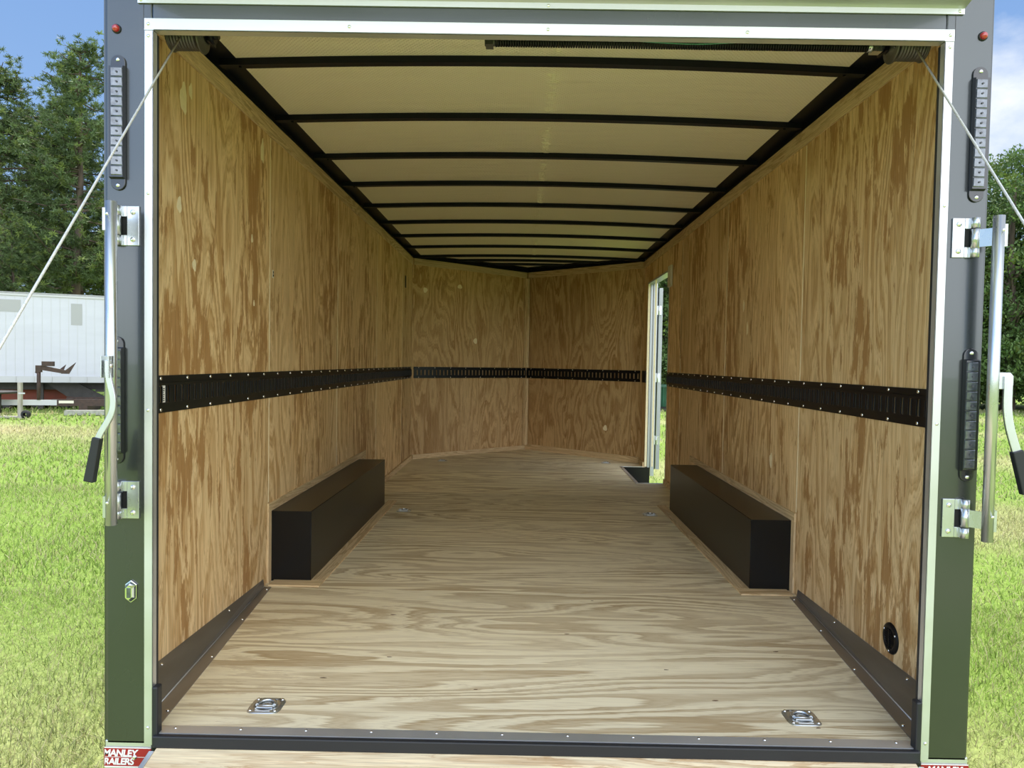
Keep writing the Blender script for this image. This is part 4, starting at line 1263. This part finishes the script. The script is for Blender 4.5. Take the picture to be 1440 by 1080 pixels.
# ------------------------------------------------------------------ yard clutter below the semi-trailer
g = MB(); g.box(-3.6, -.6, 0, 2.2, 0, .75)
o = g.build('container_box', M['redbox']); o.location = (-14.3, 22.6, GZ+.15); o.rotation_euler = (0, 0, .43)
setp(o, 'faded red storage box under the left part of the semi-trailer', 'storage box')
g = MB()
for k in range(4): g.box(-3.4+k*.8, -3.2+k*.8, .1, 2.1, 0, .15)
o2 = g.build('skid', M['dksteel'], o); o2.location.z = -.15
ut = thing('utility_trailer_frame', 'low rusty trailer frame standing on blocks before the semi-trailer', 'trailer frame', (-14.35, 19.75, GZ))
ut.rotation_euler = (0, 0, .25)
g = MB(); g.box(.35, 4.2, 0, .08, .22, .42); g.box(.35, 4.2, 1.3, 1.38, .22, .42)
for k in range(6): g.box(.5+k*.7, .58+k*.7, .08, 1.3, .26, .38)
g.build('frame', M['rust'], ut)
g = MB(); g.box(-1.6, .5, -.02, .06, .24, .40); g.box(-1.6, -1.5, -.02, .7, .24, .40); g.build('tongue', M['semi_rail'], ut)
g = MB(); g.tube([(.02, .0, .4), (.02, 0, 1.36)], .055, 8); g.box(-.05, .10, -.06, .06, 1.22, 1.42); g.build('post', M['rust'], ut)
g = MB(); g.prism([(.0, 1.30), (.10, 1.42), (.75, 1.28), (.72, 1.18)], 'y', -.05, .05); g.tube([(-.06, 0, 1.20), (.15, 0, 1.42), (.35, 0, 1.5)], .03, 6)
g.box(.12, .42, -.08, .08, 1.40, 1.54)
g.prism([(.62, 1.18), (.84, 1.18), (1.02, 1.52)], 'y', -.06, -.02); g.prism([(.45, 1.22), (.62, 1.2), (.72, 1.45)], 'y', .05, .09)
g.build('hitch_arm', M['rust'], ut)
g = MB(); g.box(2.0, 4.0, -.03, -.001, .62, .70); g.box(1.9, 4.2, .3, .5, .5, .6); g.build('crossbar', M['dksteel'], ut)
g = MB(); g.box(.55, .95, -.012, -.001, .30, .38); g.build('name_plate', M['cream'], ut)
g = MB(); g.box(3.78, 3.86, -.012, -.001, .34, .40); g.build('reflector', M['amber'], ut)
for x in (1.2, 3.0):
    g = MB(); g.box(x-.12, x+.12, .0, 1.3, .045, .22); g.build('block', M['rust'], ut)
o = MB(); o.box(0, 2.2, 0, .25, 0, .14); o = o.build('concrete_curb', M['conc']); o.location = (-13.3, 19.3, GZ-.01); o.rotation_euler = (0, 0, .3)
setp(o, 'long weathered concrete block lying in the grass below the rusty frame', 'concrete block')
ws_ = thing('post_stand', 'weathered timber post on a small base, upright in the grass before the tongue', 'post', (-13.7, 18.0, GZ))
g = MB('z'); g.rnd(); g.box(-.045, .045, -.045, .045, .05, .97); g.build('post', M['greywood'], ws_)
g = MB(); g.box(-.5, .12, -.12, .12, 0, .05); g.build('base_board', M['greywood'], ws_)
g = MB(); g.box(-.02, .16, -.05, -.04, .66, .70); g.build('cleat', M['semi_rail'], ws_)
wt = MB(); wt.lathe([(.05, -.06), (.11, -.05), (.12, 0), (.11, .05), (.05, .06)], (0, 0, 0), 'y', 18)
o = wt.build('small_wheel', M['tyre']); o.location = (-13.48, 17.9, GZ+.11); setp(o, 'small black wheel leaning at the foot of the timber post', 'wheel')
sp_ = MB(); sp_.lathe([(.0, -.03), (.5, -.02), (.55, .02), (.5, .05), (0, .06)], (0, 0, 0), 'z', 20)
sp_.tube([(0, 0, -.6), (0, 0, 0)], .12, 8)
o = sp_.build('round_table', M['dksteel']); o.location = (-15.2, 19.2, GZ+.62); setp(o, 'dark round plate on a stub pedestal at the left edge under the semi-trailer', 'stand')

# green skip across the lawn, seen through the side doorway
d = thing('green_skip', 'dark green steel waste skip across the lawn, seen through the side doorway', 'skip', (5.6, 27.2, GZ))
M['skip'] = mat('green_skip_paint', (.012, .075, .045), .4, noise=((3, 3, 3), .25, .05))
g = MB(); g.hexa([(-1.6, -.7, .15), (1.6, -.7, .15), (1.6, .7, .15), (-1.6, .7, .15), (-1.9, -.8, .92), (1.9, -.8, .92), (1.9, .8, .92), (-1.9, .8, .92)]); g.build('body', M['skip'], d)
g = MB()
for k in range(8): g.hexa([(-1.5+k*.42, -.76, .15), (-1.44+k*.42, -.76, .15), (-1.44+k*.42, -.70, .15), (-1.5+k*.42, -.70, .15), (-1.62+k*.455, -.86, .9), (-1.55+k*.455, -.86, .9), (-1.55+k*.455, -.80, .9), (-1.62+k*.455, -.80, .9)])
g.box(-1.95, 1.95, -.88, .85, .90, .97); g.build('ribs', M['skip'], d)
g = MB(); g.box(-1.4, 1.4, -.6, -.45, 0, .15); g.box(-1.4, 1.4, .45, .6, 0, .15); g.build('skids', M['dksteel'], d)
